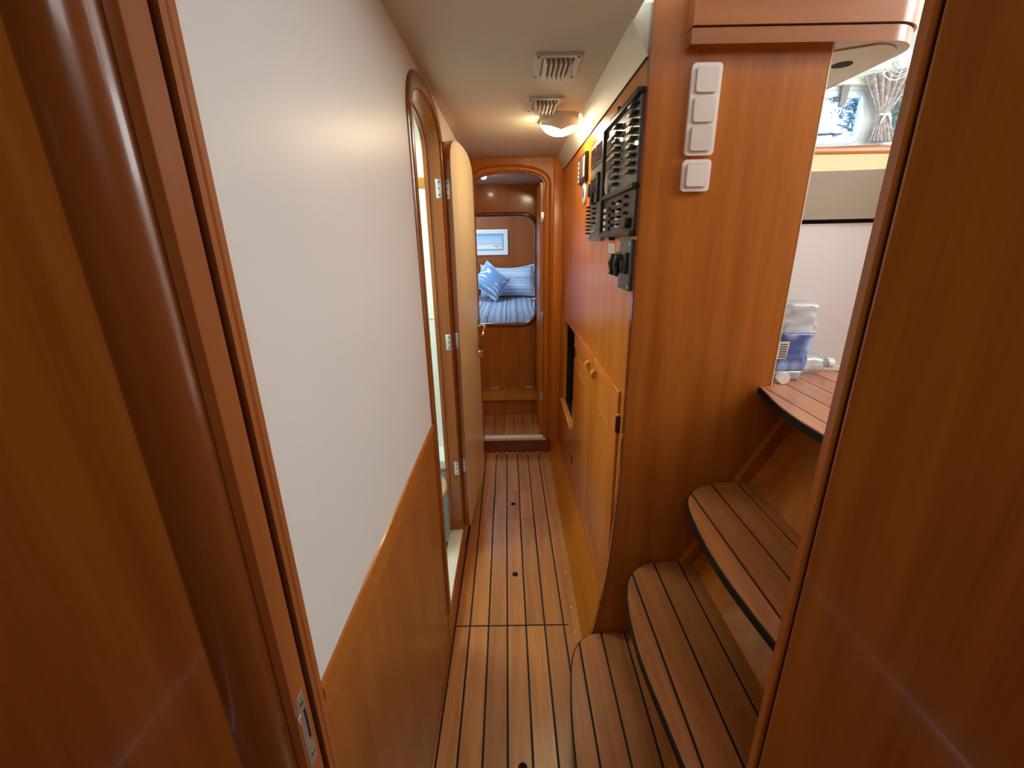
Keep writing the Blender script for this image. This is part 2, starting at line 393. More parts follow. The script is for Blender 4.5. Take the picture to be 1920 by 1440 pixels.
for py in (1.30, 1.42, 1.62, 2.05):
    lathe('screw_plug', [(0, .0014), (.0045, .0012), (.005, .0006)], (.228, py, 0), 'wood_seat', floor, n=12)
# far lobby and aft floors
ffl = box('floor_lobby', -.75, .6, 2.86, 3.30, .08, .1105, 'caulk'); tag(ffl, 'raised teak floor of the small lobby beyond the far doorway', 'floor', kind='structure')
sx = -.60
while sx < .58:
    box('plank', sx+.0022, sx+.0728, 2.862, 3.278, .1105, .114, 'teak', ffl); sx += .075
aft = box('floor_aft', -1.2, 1.3, -1.8, .38, -.03, -.002, 'teak'); tag(aft, 'wooden floor of the aft cabin behind the camera', 'floor', kind='structure')

# ================================================================== WALLS of the corridor
# left wall: white panel above, veneered wainscot below, arched opening to the bathroom
OY0, OY1 = 1.262, 1.762
open_l = arch(OY0, OY1, .145, 1.77, 1.889)
polyL = [(.40, .93), (.40, 1.95), (2.83, 1.95), (2.83, 0), (OY1, 0)]+open_l[::-1]+[(OY0, .93)]
wl = prism('wall_left', polyL, 'x', XL-.045, XL, 'white_wall'); tag(wl, 'white laminate left corridor wall above the wooden wainscot', 'wall', kind='structure')
prism('wainscot_panel', [(.402, 0), (.402, .905), (OY0-.005, .905), (OY0-.005, 0)], 'x', XL-.04, XL+.0015, 'cherry_deep', wl, label='cherry veneer lower wall panel')
prof = [(-.016, 0), (-.016, .003), (.016, .004), (.018, .007), (.022, .0095), (.030, .010), (.036, .009), (.040, .006), (.042, .0)]
prism('rail', [(XL+b*.65, .888+a) for a, b in prof], 'y', .4005, OY0-.035, 'cherry_y', wl, smooth=.5, label='moulded wooden rail topping the wainscot')
box('skirting', XL, XL+.004, .405, OY0-.034, 0, .012, 'cherry_y', wl)
# the opening: reveal, casing, sill
casing_prof = [(-.006, 0), (-.006, .004), (-.002, .008), (.008, .010), (.028, .010), (.036, .006), (.039, 0)]
tx = lambda p, q, b: (XL+b, p, q)
t1 = sweep('trim_1', arch(OY0+.006, OY1-.006, .17, 1.768, 1.884), casing_prof, tx, 'cherry_gloss'); tag(t1, 'dark varnished arched casing around the bathroom doorway', 'door frame', kind='structure')
sweep('reveal', arch(OY0+.004, OY1-.004, .148, 1.768, 1.884), [(0, -.062), (0, .002), (-.004, .002), (-.004, -.046), (-.010, -.047), (-.010, -.062)], tx, 'cherry', t1)
box('sill_board', XL-.012, XL+.004, OY0-.03, OY1+.03, 0, .136, 'cherry', t1)
sill = box('trim_2', XL-.058, XL+.001, OY0+.02, OY1-.01, .136, .150, 'gelcoat', bevel=.003); tag(sill, 'white moulded sill across the foot of the bathroom doorway', 'sill', kind='structure')
# right wall with the locker fronts, a niche and a curved foot
NY0, NY1, NZ0, NZ1 = 2.178, 2.605, .476, 1.008
DA = (1.623, 2.085); DB = (1.205, 1.617); DZ = (.268, 1.034)
polyR = [(1.168, 0), (1.168, 1.90), (2.83, 1.90), (2.83, 0)]
wr = prism('wall_right', polyR, 'x', XR, XR+.018, 'cherry_gold', holes=[rrect(NY0, NY1, NZ0, NZ1, .02, 4)]); tag(wr, 'golden cherry right corridor wall with lockers and switch panels', 'wall', kind='structure')
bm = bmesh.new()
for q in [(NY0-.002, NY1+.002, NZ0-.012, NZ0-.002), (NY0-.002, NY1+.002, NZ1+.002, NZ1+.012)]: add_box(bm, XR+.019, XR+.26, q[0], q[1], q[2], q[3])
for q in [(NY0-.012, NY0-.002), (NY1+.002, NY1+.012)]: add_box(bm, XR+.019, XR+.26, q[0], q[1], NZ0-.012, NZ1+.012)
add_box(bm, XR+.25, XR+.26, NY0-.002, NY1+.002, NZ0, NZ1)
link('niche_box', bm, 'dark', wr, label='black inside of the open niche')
box('niche_lip', XR-.016, XR+.016, NY0-.01, NY1+.035, NZ0-.012, NZ0+.012, 'cherry_gold_y', wr, bevel=.004, label='wooden lip along the foot of the niche')
bm = bmesh.new()   # sloping board along the foot of the wall, wider towards the stairs
n = 12; top = []; bot = []
for i in range(n+1):
    y = 1.17+(2.829-1.17)*i/n; zt = .208-.0735*(y-1.17)
    bot.append([bm.verts.new(p) for p in ((.250, y, .0008), (.25, y, .0002))]); top.append(bm.verts.new((XR-.001, y, zt)))
for i in range(n):
    bm.faces.new((bot[i][0], bot[i+1][0], top[i+1], top[i]))
bmesh.ops.solidify(bm, geom=bm.faces[:], thickness=.006)
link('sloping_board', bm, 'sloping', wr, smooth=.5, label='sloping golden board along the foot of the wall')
# locker doors
def locker(y0, y1, knob_y, hinge_y, label):
    t = thing('locker_door', (XR, (y0+y1)/2, DZ[0]), label, 'cabinet door', 'locker doors of the corridor wall')
    box('door_panel', XR-.0085, XR-.0006, y0, y1, DZ[0], DZ[1], 'cherry_gold', t, bevel=.0015)
    s = 1 if hinge_y > knob_y else -1
    k = bmesh.new(); add_tube(k, [(XR-.009, knob_y, .995), (XR-.017, knob_y, .997), (XR-.023, knob_y, .990), (XR-.022, knob_y, .976), (XR-.018, knob_y, .967)], [.008, .010, .010, .009, .007], 12)
    link('pull', k, 'cherry_gold_y', t, smooth=.9, label='small curved wooden pull')
    ys = ((y0+.09, y0+.30) if s < 0 else (y1-.30, y1-.08))
    for q in range(4):
        box('vent_slot', XR-.0108, XR-.0092, ys[0], ys[1], .925-.022*q, .931-.022*q, 'cherry_gold_y', t, bevel=.0006)
    for hz in ((.905, .96), (.31, .36)):
        hg = box('hinge', XR-.0125, XR-.0004, hinge_y-.006, hinge_y+.006, hz[0], hz[1], 'rebate_strip', t, bevel=.002)
        box('hinge_cap', XR-.013, XR-.0004, hinge_y-.0065, hinge_y+.0065, hz[1], hz[1]+.006, 'cherry_gold_y', hg, bevel=.002)
    # thin shadow joint
    return t
locker(DA[0], DA[1], 1.675, 2.09, 'cherry locker door beside the black niche, with a wooden pull')
locker(DB[0], DB[1], 1.545, 1.199, 'cherry locker door next to the stair bulkhead, with a wooden pull')
box('joint', XR-.0080, XR-.0003, DA[0]-.0055, DA[0]-.0005, DZ[0], DZ[1], 'dark', wr)

# far bulkhead with an arched doorway
FX0, FX1 = -.229, .218
open_f = arch(FX0, FX1, .10, 1.79, 1.866, k=2.2)
polyF = [(-.7, 0), (-.7, 1.95), (.6, 1.95), (.6, 0), (FX1, 0)]+open_f[::-1]+[(FX0, 0)]
wf = prism('wall_far', polyF, 'y', YF, YF+.03, 'cherry_gold'); tag(wf, 'cherry bulkhead at the end of the corridor with an arched doorway', 'wall', kind='structure')
ty = lambda p, q, b: (p, YF-b, q)
t3 = sweep('trim_3', arch(FX0+.006, FX1-.006, .122, 1.788, 1.860, k=2.2), [(-.004, 0), (-.004, .010), (.003, .018), (.014, .022), (.026, .018), (.034, .008), (.036, 0)], ty, 'cherry_gold'); tag(t3, 'rounded cherry casing around the far arched doorway', 'door frame', kind='structure')
sweep('reveal', arch(FX0+.004, FX1-.004, .122, 1.788, 1.862, k=2.2), [(0, -.045), (0, .004), (-.008, .004), (-.008, -.045)], ty, 'cherry', t3)
box('riser_board', FX0-.03, .26, YF-.006, YF+.0, 0, .096, 'cherry_gloss', t3)
sf = box('trim_4', FX0-.02, FX1+.012, YF-.016, YF+.036, .098, .124, 'gelcoat', bevel=.006); tag(sf, 'white moulded sill under the far arched doorway', 'sill', kind='structure')
box('corner_post', .262, .32, YF-.012, YF-.0005, .06, 1.925, 'cherry_gold', wf, bevel=.004)

# ceiling and cornice
bm = bmesh.new(); add_box(bm, XL-.045, .283, .40, 2.83, 1.93, 1.95)
ce = link('ceiling', bm, 'ceiling'); tag(ce, 'cream vinyl corridor ceiling', 'ceiling', kind='structure')
co = prism('trim_5', [(.279, 1.929), (XR+.002, 1.857), (XR+.018, 1.857), (XR+.018, 1.96), (.279, 1.96)], 'y', 1.168, 2.83, 'cornice'); tag(co, 'sloping cream cornice between the corridor ceiling and right wall', 'cornice', kind='structure')
prism('shadow_strip', [(XR-.004, 1.8575), (XR+.002, 1.8535), (XR+.002, 1.8565), (XR-.003, 1.8605)], 'y', 1.169, 2.828, 'rebate_strip', co)
for cx, cy in ((-.17, 1.62), (-.17, 2.60), (.235, 2.70)):
    lathe('screw_cap', [(0, -.002), (.006, -.0015), (.007, 0)], (cx, cy, 1.93), 'vent', ce, n=12)

# stair bulkhead
bl = [(.20, 0), (.258, .12), (.266, .18), (.275, .235), (.283, .285), (.292, .345), (.301, .42), (.308, .52), (.314, .62), (.320, .72), (.3225, .80), (.3225, 1.96)]
ws = prism('wall_stair', [(1.0, 0), (.20, 0)]+bl[1:]+[(.727, 1.96), (.727, 1.043), (1.0, 1.043)], 'y', YB, YB+.018, 'cherry'); tag(ws, 'tall cherry bulkhead beside the stairs carrying the light switches', 'wall', kind='structure')
bm = bmesh.new()
for (xa, za), (xb, zb) in zip(bl[1:], bl[2:]):
    vs = [bm.verts.new(p) for p in ((xa-.003, YB-.001, za), (xb-.003, YB-.001, zb), (xb-.003, YB+.0185, zb), (xa-.003, YB+.0185, za), (xa, YB-.001, za), (xb, YB-.001, zb), (xb, YB+.0185, zb), (xa, YB+.0185, za))]
    for f in ((0, 1, 2, 3), (4, 7, 6, 5), (0, 4, 5, 1), (3, 2, 6, 7)): bm.faces.new([vs[i] for i in f])
link('edge_strip', bm, 'cherry_gloss', ws, label='dark varnished edging strip')
box('edge_strip', .727, .7295, YB-.001, YB+.0185, 1.06, 1.864, 'cream', ws)

# near bulkhead: the doorway the camera looks through
nl = prism('wall_near_left', [(-1.2, .338), (-.300, .338), (-.300, .352), (-.268, .352), (-.268, .398), (-1.2, .398)], 'z', 0, 1.95, 'cherry'); tag(nl, 'dark cherry bulkhead at the left edge, with rounded door casing', 'wall', kind='structure')
cp = [(-.322, .3379), (-.319, .331), (-.312, .3245), (-.303, .320), (-.293, .3175), (-.283, .3172), (-.2755, .3190), (-.2695, .3225), (-.2655, .3270), (-.263, .3320), (-.2615, .3370), (-.261, .3425), (-.261, .3515), (-.300, .3515)]
prism('strike_board', [(-.2608, .3412), (-.2508, .3412), (-.2503, .3418), (-.2503, .3685), (-.2675, .3685), (-.2675, .3525), (-.2608, .3525)], 'z', 0, 1.93, 'cherry_red', nl, label='flat board carrying the strike plate')
prism('casing', cp, 'z', 0, 1.90, 'casing', nl, smooth=.45, label='rounded varnished casing of the near doorway')
prism('door_stop', [(-.2675, .3835), (-.2525, .3835), (-.2525, .3905), (-.2505, .392), (-.2505, .400), (-.2675, .400)], 'z', 0, 1.93, 'cherry_red', nl, smooth=.3)
prism('rebate_strip', [(-.2675, .3690), (-.2625, .3690), (-.2625, .3833), (-.2675, .3833)], 'z', 0, 1.93, 'dark', nl)  # recess shadow of the rebate put in as a dark strip
st = thing('strike_plate', (-.2505, .352, .86), 'worn steel strike plate on the edge of the left door casing', 'strike plate')
prism('plate', [(.3445, .868), (.3445, .968), (.3475, .978), (.3600, .978), (.3600, .868)], 'x', -.2503, -.2488, 'steel', st, holes=[[(.3535, .905), (.3535, .955), (.3585, .955), (.3585, .905)]], bevel=0)
bm = bmesh.new(); add_tube(bm, [(-.2495, .3475, .955), (-.2485, .342, .957), (-.2455, .337, .959), (-.2415, .3345, .960)], [.0022, .002, .0016, .001], 8); link('lip', bm, 'steel', st, smooth=.8)
prism('latch_hole', [(.3535, .905), (.3535, .955), (.3585, .955), (.3585, .905)], 'x', -.2506, -.2500, 'dark', st)
for z in (.885, .968): lathe('screw', [(0, .0016), (.0028, .0013), (.0034, .0002)], (-.2489, .3525, z), 'screw', st, axis='x', n=12)
nr = prism('wall_near_right', [(.3195, .3818), (1.3, .3818), (1.3, .3841), (.3195, .3841)], 'z', 0, 2.02, 'cherry'); tag(nr, 'flat brown cherry bulkhead panel filling the right edge', 'wall', kind='structure')
prism('rebate_strip', [(.3235, .3842), (1.3, .3842), (1.3, .3915), (.3235, .3915)], 'z', 0, 2.02, 'rebate_strip', nr)
prism('door_lining', [(.3175, .3917), (1.3, .3917), (1.3, .4015), (.3175, .4015)], 'z', 0, 2.02, 'cherry', nr)
li = box('wall_near_lintel', -.25, .318, .345, .40, 1.86, 1.95, 'cherry'); tag(li, 'lintel over the near doorway', 'wall', kind='structure')
for nm, a in (('wall_aft', (-1.25, 1.35, -1.85, -1.8, 0, 1.95)), ('wall_aft_left', (-1.25, -1.2, -1.8, .40, 0, 1.95)), ('wall_aft_right', (1.3, 1.35, -1.8, .40, 0, 1.95))):
    o = box(nm, *a, 'cherry'); tag(o, 'cherry wall of the aft cabin behind the camera', 'wall', kind='structure')
o = box('ceiling_aft', -1.25, 1.35, -1.85, .34, 1.95, 1.97, 'ceiling'); tag(o, 'cream ceiling of the aft cabin behind the camera', 'ceiling', kind='structure')

# ================================================================== BATHROOM behind the arched opening
bw = box('wall_bath_far', -1.3, XL-.046, 2.02, 2.05, 0, 1.98, 'bath'); tag(bw, 'white bathroom wall seen through the arched opening', 'wall', kind='structure')
for nm, a in (('wall_bath_left', (-1.33, -1.3, .9, 2.05, 0, 1.98)), ('wall_bath_near', (-1.3, XL-.046, .9, .93, 0, 1.98))):
    o = box(nm, *a, 'bath'); tag(o, 'white bathroom wall hidden beside the arched opening', 'wall', kind='structure')
o = box('floor_bath', -1.3, XL-.05, .93, 2.02, .06, .10, 'bath'); tag(o, 'white moulded bathroom floor tray', 'floor', kind='structure')
o = box('ceiling_bath', -1.3, XL-.046, .93, 2.02, 1.95, 1.98, 'bath'); tag(o, 'white bathroom ceiling', 'ceiling', kind='structure')
ml = box('trim_6', -.9, XL-.05, 2.005, 2.019, 1.69, 1.728, 'cherry_gold_y', bevel=.003); tag(ml, 'wooden rail across the white bathroom wall', 'rail', kind='structure')
sh = prism('bathroom_ledge', [(-.95, 1.86), (XL-.05, 1.86), (XL-.05, 2.019), (-.95, 2.019)], 'z', .42, .46, 'bath', bevel=.008); tag(sh, 'white moulded ledge low on the bathroom wall', 'ledge')
hk = thing('towel_hook', (-.352, 2.02, 1.13), 'small steel hook on the white bathroom wall', 'hook')
lathe('hook_base', [(0, -.0), (.012, -.0), (.012, -.006), (0, -.006)], (-.352, 2.0195, 1.13), 'steel', hk, axis='y', n=16)
tube('hook_arm', [(-.352, 2.013, 1.13), (-.352, 1.985, 1.128), (-.372, 1.978, 1.13), (-.385, 1.978, 1.132)], .0045, 'steel', hk)
to = thing('toilet', (-.47, 1.70, .10), 'white toilet with a pale wooden lid seen through the bathroom doorway', 'toilet')
lathe('bowl', [(.10, 0), (.10, .05), (.085, .12), (.11, .20), (.145, .27), (.15, .285), (0, .285)], (-.47, 1.70, .10), 'bath', to, n=32, sy=1.1)
lathe('lid', [(0, .287), (.158, .287), (.163, .293), (.163, .302), (.155, .309), (0, .311)], (-.47, 1.70, .10), 'wood_seat', to, n=36, sy=1.1, label='pale wooden toilet lid')
dr = thing('shower_drain', (-.34, 1.66, .10), 'grey round drain in the white bathroom floor', 'drain')
lathe('rim', [(0, .001), (.055, .001), (.06, .004), (.05, .005), (.045, .003), (0, .003)], (-.34, 1.66, .10), 'panel_light', dr, n=28)
for q in range(5): box('bar', -.38, -.30, 1.634+q*.012, 1.639+q*.012, .104, .107, 'isolator', dr)
sp = thing('bathroom_spotlight', (-.335, 1.72, 1.95), 'small bright spotlight on the bathroom ceiling, seen under the arch', 'spotlight')
lathe('ring', [(.018, 0), (.030, 0), (.030, -.008), (.024, -.012), (.018, -.008)], (-.335, 1.72, 1.95), 'chrome', sp, n=24)
lathe('bulb', [(0, -.030), (.012, -.027), (.018, -.016), (.018, 0)], (-.335, 1.72, 1.949), 'spot_glass', sp, n=20)

# ================================================================== DOORS
d1 = thing('door_1', (-.245, 1.786, .145), 'open bathroom door with a cream inner face and chrome lever, folded back along the left wall', 'door', kind='structure', rot=(0, 0, math.radians(-3.9)))
pa = arch(.0, .545, 0, 1.60, 1.707, k=2.6)
prism('door_panel', pa, 'x', -.004, .0225, 'cherry', d1, local=True, label='varnished edge of the door')
pc = arch(.0006, .5444, .0006, 1.60, 1.7064, k=2.6)
prism('inner_face', pc, 'x', .0226, .0245, 'cream', d1, local=True, label='cream laminate inner face')
hz = [.335, .925, 1.51]
for z in hz:
    lf = box('hinge_leaf', .0005, .0175, -.0032, -.0004, z-.033, z+.033, 'steel', d1, local=True, bevel=.0012)
    for s in (-.022, 0, .022): lathe('hinge_screw', [(.0, -.0008), (.0032, -.0008), (.0032, .0005)], (.0085, -.0034, z+s), 'screw', lf, axis='y', n=10, local=True)
    tube('hinge_knuckle', [(-.004, -.008, z-.034), (-.004, -.008, z+.034)], .0042, 'steel', d1, local=True)
lh = prism('handle_plate', rrect(.482, .512, .77, .93, .012, 4), 'x', .0246, .0285, 'chrome', d1, local=True, bevel=.001, label='chrome escutcheon')
tube('lever', [(.028, .497, .895), (.060, .497, .896), (.066, .490, .894), (.068, .44, .888), (.066, .405, .872), (.064, .398, .860)], [.008, .008, .0085, .008, .007, .006], 'chrome', lh, local=True, label='curved chrome lever')
tube('grip_shadow_bar', [(.0295, .486, .885), (.036, .484, .80), (.030, .486, .775)], .0035, 'chrome', d1, local=True)
lathe('lock_rose', [(.0, .008), (.012, .008), (.015, 0)], (.0285, .497, .745), 'chrome', d1, axis='x', n=18, local=True)
box('lock_turn', .036, .050, .493, .501, .722, .758, 'chrome', d1, local=True, bevel=.002)
for z in hz:   # leaves on the jamb
    lf = box('hinge_leaf', XL-.022, XL+.003, OY1-.0105, OY1-.0068, z+.145-.033, z+.145+.033, 'steel', t1, bevel=.0012, label='steel hinge leaf')
    for s in (-.022, 0, .022): lathe('hinge_screw', [(.0, -.0008), (.0034, -.0008), (.0034, .0005)], (XL-.010, OY1-.0108, z+.145+s), 'screw', lf, axis='y', n=10)

d2 = thing('door_2', (.198, YF+.045, .13), 'brown door of the far doorway standing open into the lobby, edge on', 'door', kind='structure')
prism('door_panel', [(YF+.045, .13), (YF+.445, .13), (YF+.445, 1.80), (YF+.045, 1.80)], 'x', .186, .214, 'cherry_gold', d2, bevel=.002)
for z in (.42, .98, 1.60):
    lf = box('hinge_leaf', .190, .212, YF+.041, YF+.0445, z-.033, z+.033, 'steel', d2, bevel=.001)
    for s in (-.02, .02): lathe('hinge_screw', [(.0, -.0008), (.0034, -.0008), (.0034, .0005)], (.200, YF+.0405, z+s), 'screw', lf, axis='y', n=10)
prism('handle_plate', rrect(YF+.375, YF+.405, .95, 1.10, .012, 4), 'x', .181, .1855, 'chrome', d2, bevel=.001)
tube('lever', [(.183, YF+.39, 1.055), (.150, YF+.39, 1.056), (.145, YF+.383, 1.054), (.145, YF+.32, 1.048)], .0075, 'chrome', d2)

# ================================================================== LOBBY, BED CABIN beyond the far doorway
for nm, a, l in (('wall_lobby_left', (-.78, -.75, 2.86, 3.48, .08, 1.90), 'left wall of the far lobby'), ('wall_lobby_right', (.6, .63, 2.86, 3.48, .08, 1.90), 'right wall of the far lobby')):
    o = box(nm, *a, 'cherry'); tag(o, 'cherry '+l, 'wall', kind='structure')
o = box('ceiling_lobby', -.78, .63, 2.861, 3.52, 1.862, 1.90, 'ceiling'); tag(o, 'cream ceiling of the far lobby', 'ceiling', kind='structure')
s2 = thing('lobby_spotlight', (-.165, 2.96, 1.862), 'small lit spotlight just inside the top of the far arched doorway', 'spotlight')
lathe('ring', [(.020, 0), (.034, 0), (.034, -.006), (.028, -.010), (.020, -.006)], (-.165, 2.96, 1.861), 'chrome', s2, n=24)
lathe('bulb', [(0, -.026), (.012, -.023), (.019, -.012), (.019, 0)], (-.165, 2.96, 1.860), 'spot_glass', s2, n=20)
BY = 3.479
hole = rrect(-.62, .190, .826, 1.648, .105, 10)
wb = prism('wall_bed', [(-.78, .08), (.63, .08), (.63, 1.862), (-.78, 1.862)], 'y', BY, BY+.03, 'cherry', holes=[hole]); tag(wb, 'cherry bulkhead with a rounded cutout opening to the bed', 'wall', kind='structure')
tb = lambda p, q, b: (p, BY-b, q)
sweep('cutout_trim', rrect(-.618, .188, .828, 1.646, .103, 10), [(-.006, -.032), (-.006, .008), (0, .015), (.012, .018), (.022, .013), (.026, 0), (.002, 0), (.002, -.032)], tb, 'cherry_gloss', wb, closed=True, label='rounded varnished trim of the cutout')
sb = thing('lobby_step', (-.075, 3.38, .11), 'wooden bench step across the foot of the bed bulkhead', 'step')
box('tread', -.74, .59, 3.255, BY-.001, .244, .276, 'cherry_gold_y', sb, bevel=.004)
box('riser', -.74, .59, 3.282, 3.30, .115, .243, 'cherry', sb)
for x in (-.155, .135): box('bracket', x-.032, x+.032, BY-.016, BY-.001, .277, .287, 'gelcoat', sb, bevel=.002, label='small white bracket')
# bed
bed = thing('bed', (-.3, 4.25, .5), 'bed made up with a blue and white striped cover', 'bed')
CB = (0.46, 0.60, 0.80, 1)
blue_w, blue_m, blue_d, blue_l = (0.62, 0.73, 0.88, 1), (0.33, 0.50, 0.78, 1), (0.06, 0.11, 0.24, 1), (0.50, 0.66, 0.90, 1)
M['duvet'] = stripes('striped_bed_cover', None, [(0, blue_w), (.10, blue_d), (.13, blue_l), (.24, blue_m), (.30, blue_w), (.44, blue_d), (.46, blue_w), (.50, blue_d), (.53, blue_l), (.70, blue_m), (.76, blue_w), (.90, blue_m)], 0, 3.9)
M['pillow_stripe'] = stripes('striped_pillowcase', None, [(0, blue_l), (.14, blue_m), (.22, blue_w), (.30, blue_m), (.40, blue_l), (.52, blue_d), (.55, blue_m), (.68, blue_l), (.80, blue_m), (.86, blue_w)], 2, 8)
box('mattress', -1.2, .55, BY+.035, 5.13, .50, .80, 'white', bed, bevel=.02)
bm = bmesh.new(); nx, ny = 40, 34; g = []
for i in range(nx+1):
    row = []
    for j in range(ny+1):
        x = -1.22+1.79*i/nx; y = BY+.05+1.62*j/ny
        z = .852+.018*noise.noise(Vector((x*4, y*4, 0)))+.008*noise.noise(Vector((x*11, y*11, 3)))
        e = j/ny; z -= .07*max(0, 1-e*9)**2; z -= .05*max(0, abs(i/nx-.5)*2-.86)**1*3
        row.append(bm.verts.new((x, y, z)))
    g.append(row)
for i in range(nx):
    for j in range(ny): bm.faces.new((g[i][j], g[i+1][j], g[i+1][j+1], g[i][j+1]))
bmesh.ops.solidify(bm, geom=bm.faces[:], thickness=.05)
link('cover', bm, 'duvet', bed, smooth=1.2, label='striped blue and white bed cover')
def pillow_bm(wd, ht, th, n=18, sag=0.0, pinch=.12):
    bm = bmesh.new(); tops = []
    for s in (1, -1):
        g = []
        for i in range(n+1):
            row = []
            for j in range(n+1):
                u, v = 2*i/n-1, 2*j/n-1
                k = max(0, (1-u*u)*(1-v*v))**.42
                fx = 1-pinch*(1-v*v)**1*abs(u)**6*0-pinch*.5*(1-abs(v)**2)*abs(u)**3
                fz = 1-pinch*.5*(1-abs(u)**2)*abs(v)**3
                row.append(bm.verts.new((u*wd/2*fx, s*th/2*k+.006*noise.noise(Vector((u*3, v*3, s))), v*ht/2*fz-(sag*(1-u*u) if v > 0 else 0)*v)))
            g.append(row)
        for i in range(n):
            for j in range(n): bm.faces.new((g[i][j], g[i+1][j], g[i+1][j+1], g[i][j+1]))
    bmesh.ops.remove_doubles(bm, verts=bm.verts, dist=.0145 if False else .004)
    return bm
def piping(wd, ht, pinch=.12, n=18, sag=0):
    pts = []
    for a, b, k in (((-1, -1), (1, -1), 0), ((1, -1), (1, 1), 1), ((1, 1), (-1, 1), 0), ((-1, 1), (-1, -1), 1)):
        for i in range(n):
            u = a[0]+(b[0]-a[0])*i/n; v = a[1]+(b[1]-a[1])*i/n
            pts.append((u*wd/2*(1-pinch*.5*(1-v*v)*abs(u)**3), 0, v*ht/2*(1-pinch*.5*(1-u*u)*abs(v)**3)-(sag*(1-u*u) if v > 0 else 0)*v))
    return pts+[pts[0]]
def pillow(loc, rot, wd, ht, th, mat, label, sag=.0, pipe='white'):
    t = thing('pillow', loc, label, 'pillow', rot=rot)
    link('pillow_body', pillow_bm(wd, ht, th, sag=sag), mat, t, local=True, smooth=3)
    bm = bmesh.new(); add_tube(bm, piping(wd, ht, sag=sag), .006, 6); link('piping', bm, pipe, t, local=True, smooth=3)
    return t
M['pipe_blue'] = plain('pale_blue_piping', (0.55, 0.68, 0.85, 1), .8)
pillow((-.045, 4.95, 1.05), (math.radians(-16), 0, 0), .60, .345, .17, 'pillow_stripe', 'blue striped pillow leaning on the wall at the right of the bed', sag=.035, pipe='pipe_blue')
pillow((-.70, 4.95, 1.05), (math.radians(-16), 0, 0), .60, .345, .17, 'pillow_stripe', 'blue pillow half hidden behind the cushion, further left on the bed', sag=.03, pipe='pipe_blue')
m_, N, L, P = newmat('blue_shell_print'); M['shell'] = m_
tc = N.new('ShaderNodeTexCoord'); wv = N.new('ShaderNodeTexWave'); wv.wave_type = 'RINGS'; wv.inputs['Scale'].default_value = 9; wv.inputs['Distortion'].default_value = 2.5
mp = N.new('ShaderNodeMapping'); mp.inputs['Location'].default_value = (.06, 0, -.20); L.new(tc.outputs['Object'], mp.inputs[0]); L.new(mp.outputs[0], wv.inputs['Vector'])
nz = N.new('ShaderNodeTexNoise'); nz.inputs['Scale'].default_value = 9; L.new(tc.outputs['Object'], nz.inputs['Vector'])
mu = N.new('ShaderNodeMath'); mu.operation = 'MULTIPLY'; L.new(wv.outputs['Fac'], mu.inputs[0]); L.new(nz.outputs['Fac'], mu.inputs[1])
rp = N.new('ShaderNodeValToRGB'); e = rp.color_ramp.elements; e[0].position = .36; e[0].color = (.16, .31, .60, 1); e[1].position = .52; e[1].color = (.70, .82, .88, 1)
L.new(mu.outputs[0], rp.inputs[0]); L.new(rp.outputs[0], P.inputs['Base Color']); P.inputs['Roughness'].default_value = .8
c = pillow((-.215, 4.70, 1.062), (math.radians(-28), math.radians(38), math.radians(4)), .31, .31, .13, 'shell', 'blue cushion printed with white shells, tilted on its corner on the bed', pipe='pipe_blue'); c.name = 'cushion'; c['category'] = 'cushion'
# walls of the bed cabin
for nm, a, mt, l in (('wall_cabin_far', (-1.3, .65, 5.16, 5.19, .4, 2.0), 'cherry_red', 'reddish cherry wall behind the bed with the framed picture'), ('wall_cabin_left', (-1.33, -1.3, 3.51, 5.19, .4, 2.0), 'white_wall', 'white left wall of the bed cabin'),
                     ('wall_cabin_right', (.62, .65, 3.51, 5.16, .4, 2.0), 'white_wall', 'white right wall of the bed cabin'), ('ceiling_cabin', (-1.33, .65, 3.515, 5.19, 1.96, 2.0), 'white_wall', 'white ceiling of the bed cabin'), ('floor_cabin', (-1.33, .65, 3.515, 5.19, .42, .48), 'white_wall', 'base under the bed')):
    o = box(nm, *a, mt); tag(o, l, nm.split('_')[0], kind='structure')
# picture
pc_ = thing('framed_picture', (-.28, 5.15, 1.325), 'white framed beach picture with a blue mount on the wall behind the bed', 'picture')
PX0, PX1, PZ0, PZ1 = -.545, -.036, 1.318, 1.592; PYB = 5.159
bm = bmesh.new(); add_prism(bm, [(PX0, PZ0), (PX1, PZ0), (PX1, PZ1), (PX0, PZ1)], 'y', PYB-.022, PYB, [[(PX0+.045, PZ0+.045), (PX1-.045, PZ0+.045), (PX1-.045, PZ1-.045), (PX0+.045, PZ1-.045)]])
link('frame', bm, plain('white_picture_frame', (.80, .86, .90, 1), .4), pc_)
bm = bmesh.new(); add_prism(bm, [(PX0+.018, PZ0+.018), (PX1-.018, PZ0+.018), (PX1-.018, PZ1-.018), (PX0+.018, PZ1-.018)], 'y', PYB-.026, PYB-.0222, [[(PX0+.03, PZ0+.03), (PX1-.03, PZ0+.03), (PX1-.03, PZ1-.03), (PX0+.03, PZ1-.03)]])
link('frame_bead', bm, M['white'], pc_)
box('mount', PX0+.046, PX1-.046, PYB-.009, PYB-.002, PZ0+.046, PZ1-.046, plain('blue_mount', (.22, .45, .72, 1), .7), pc_)
m_, N, L, P = newmat('beach_print')
tc = N.new('ShaderNodeTexCoord'); sp_ = N.new('ShaderNodeSeparateXYZ'); L.new(tc.outputs['Object'], sp_.inputs[0])
mr = N.new('ShaderNodeMapRange'); mr.inputs['From Max'].default_value = .142; L.new(sp_.outputs[2], mr.inputs['Value'])
rp = N.new('ShaderNodeValToRGB'); els = rp.color_ramp.elements
for _ in range(4): els.new(.5)
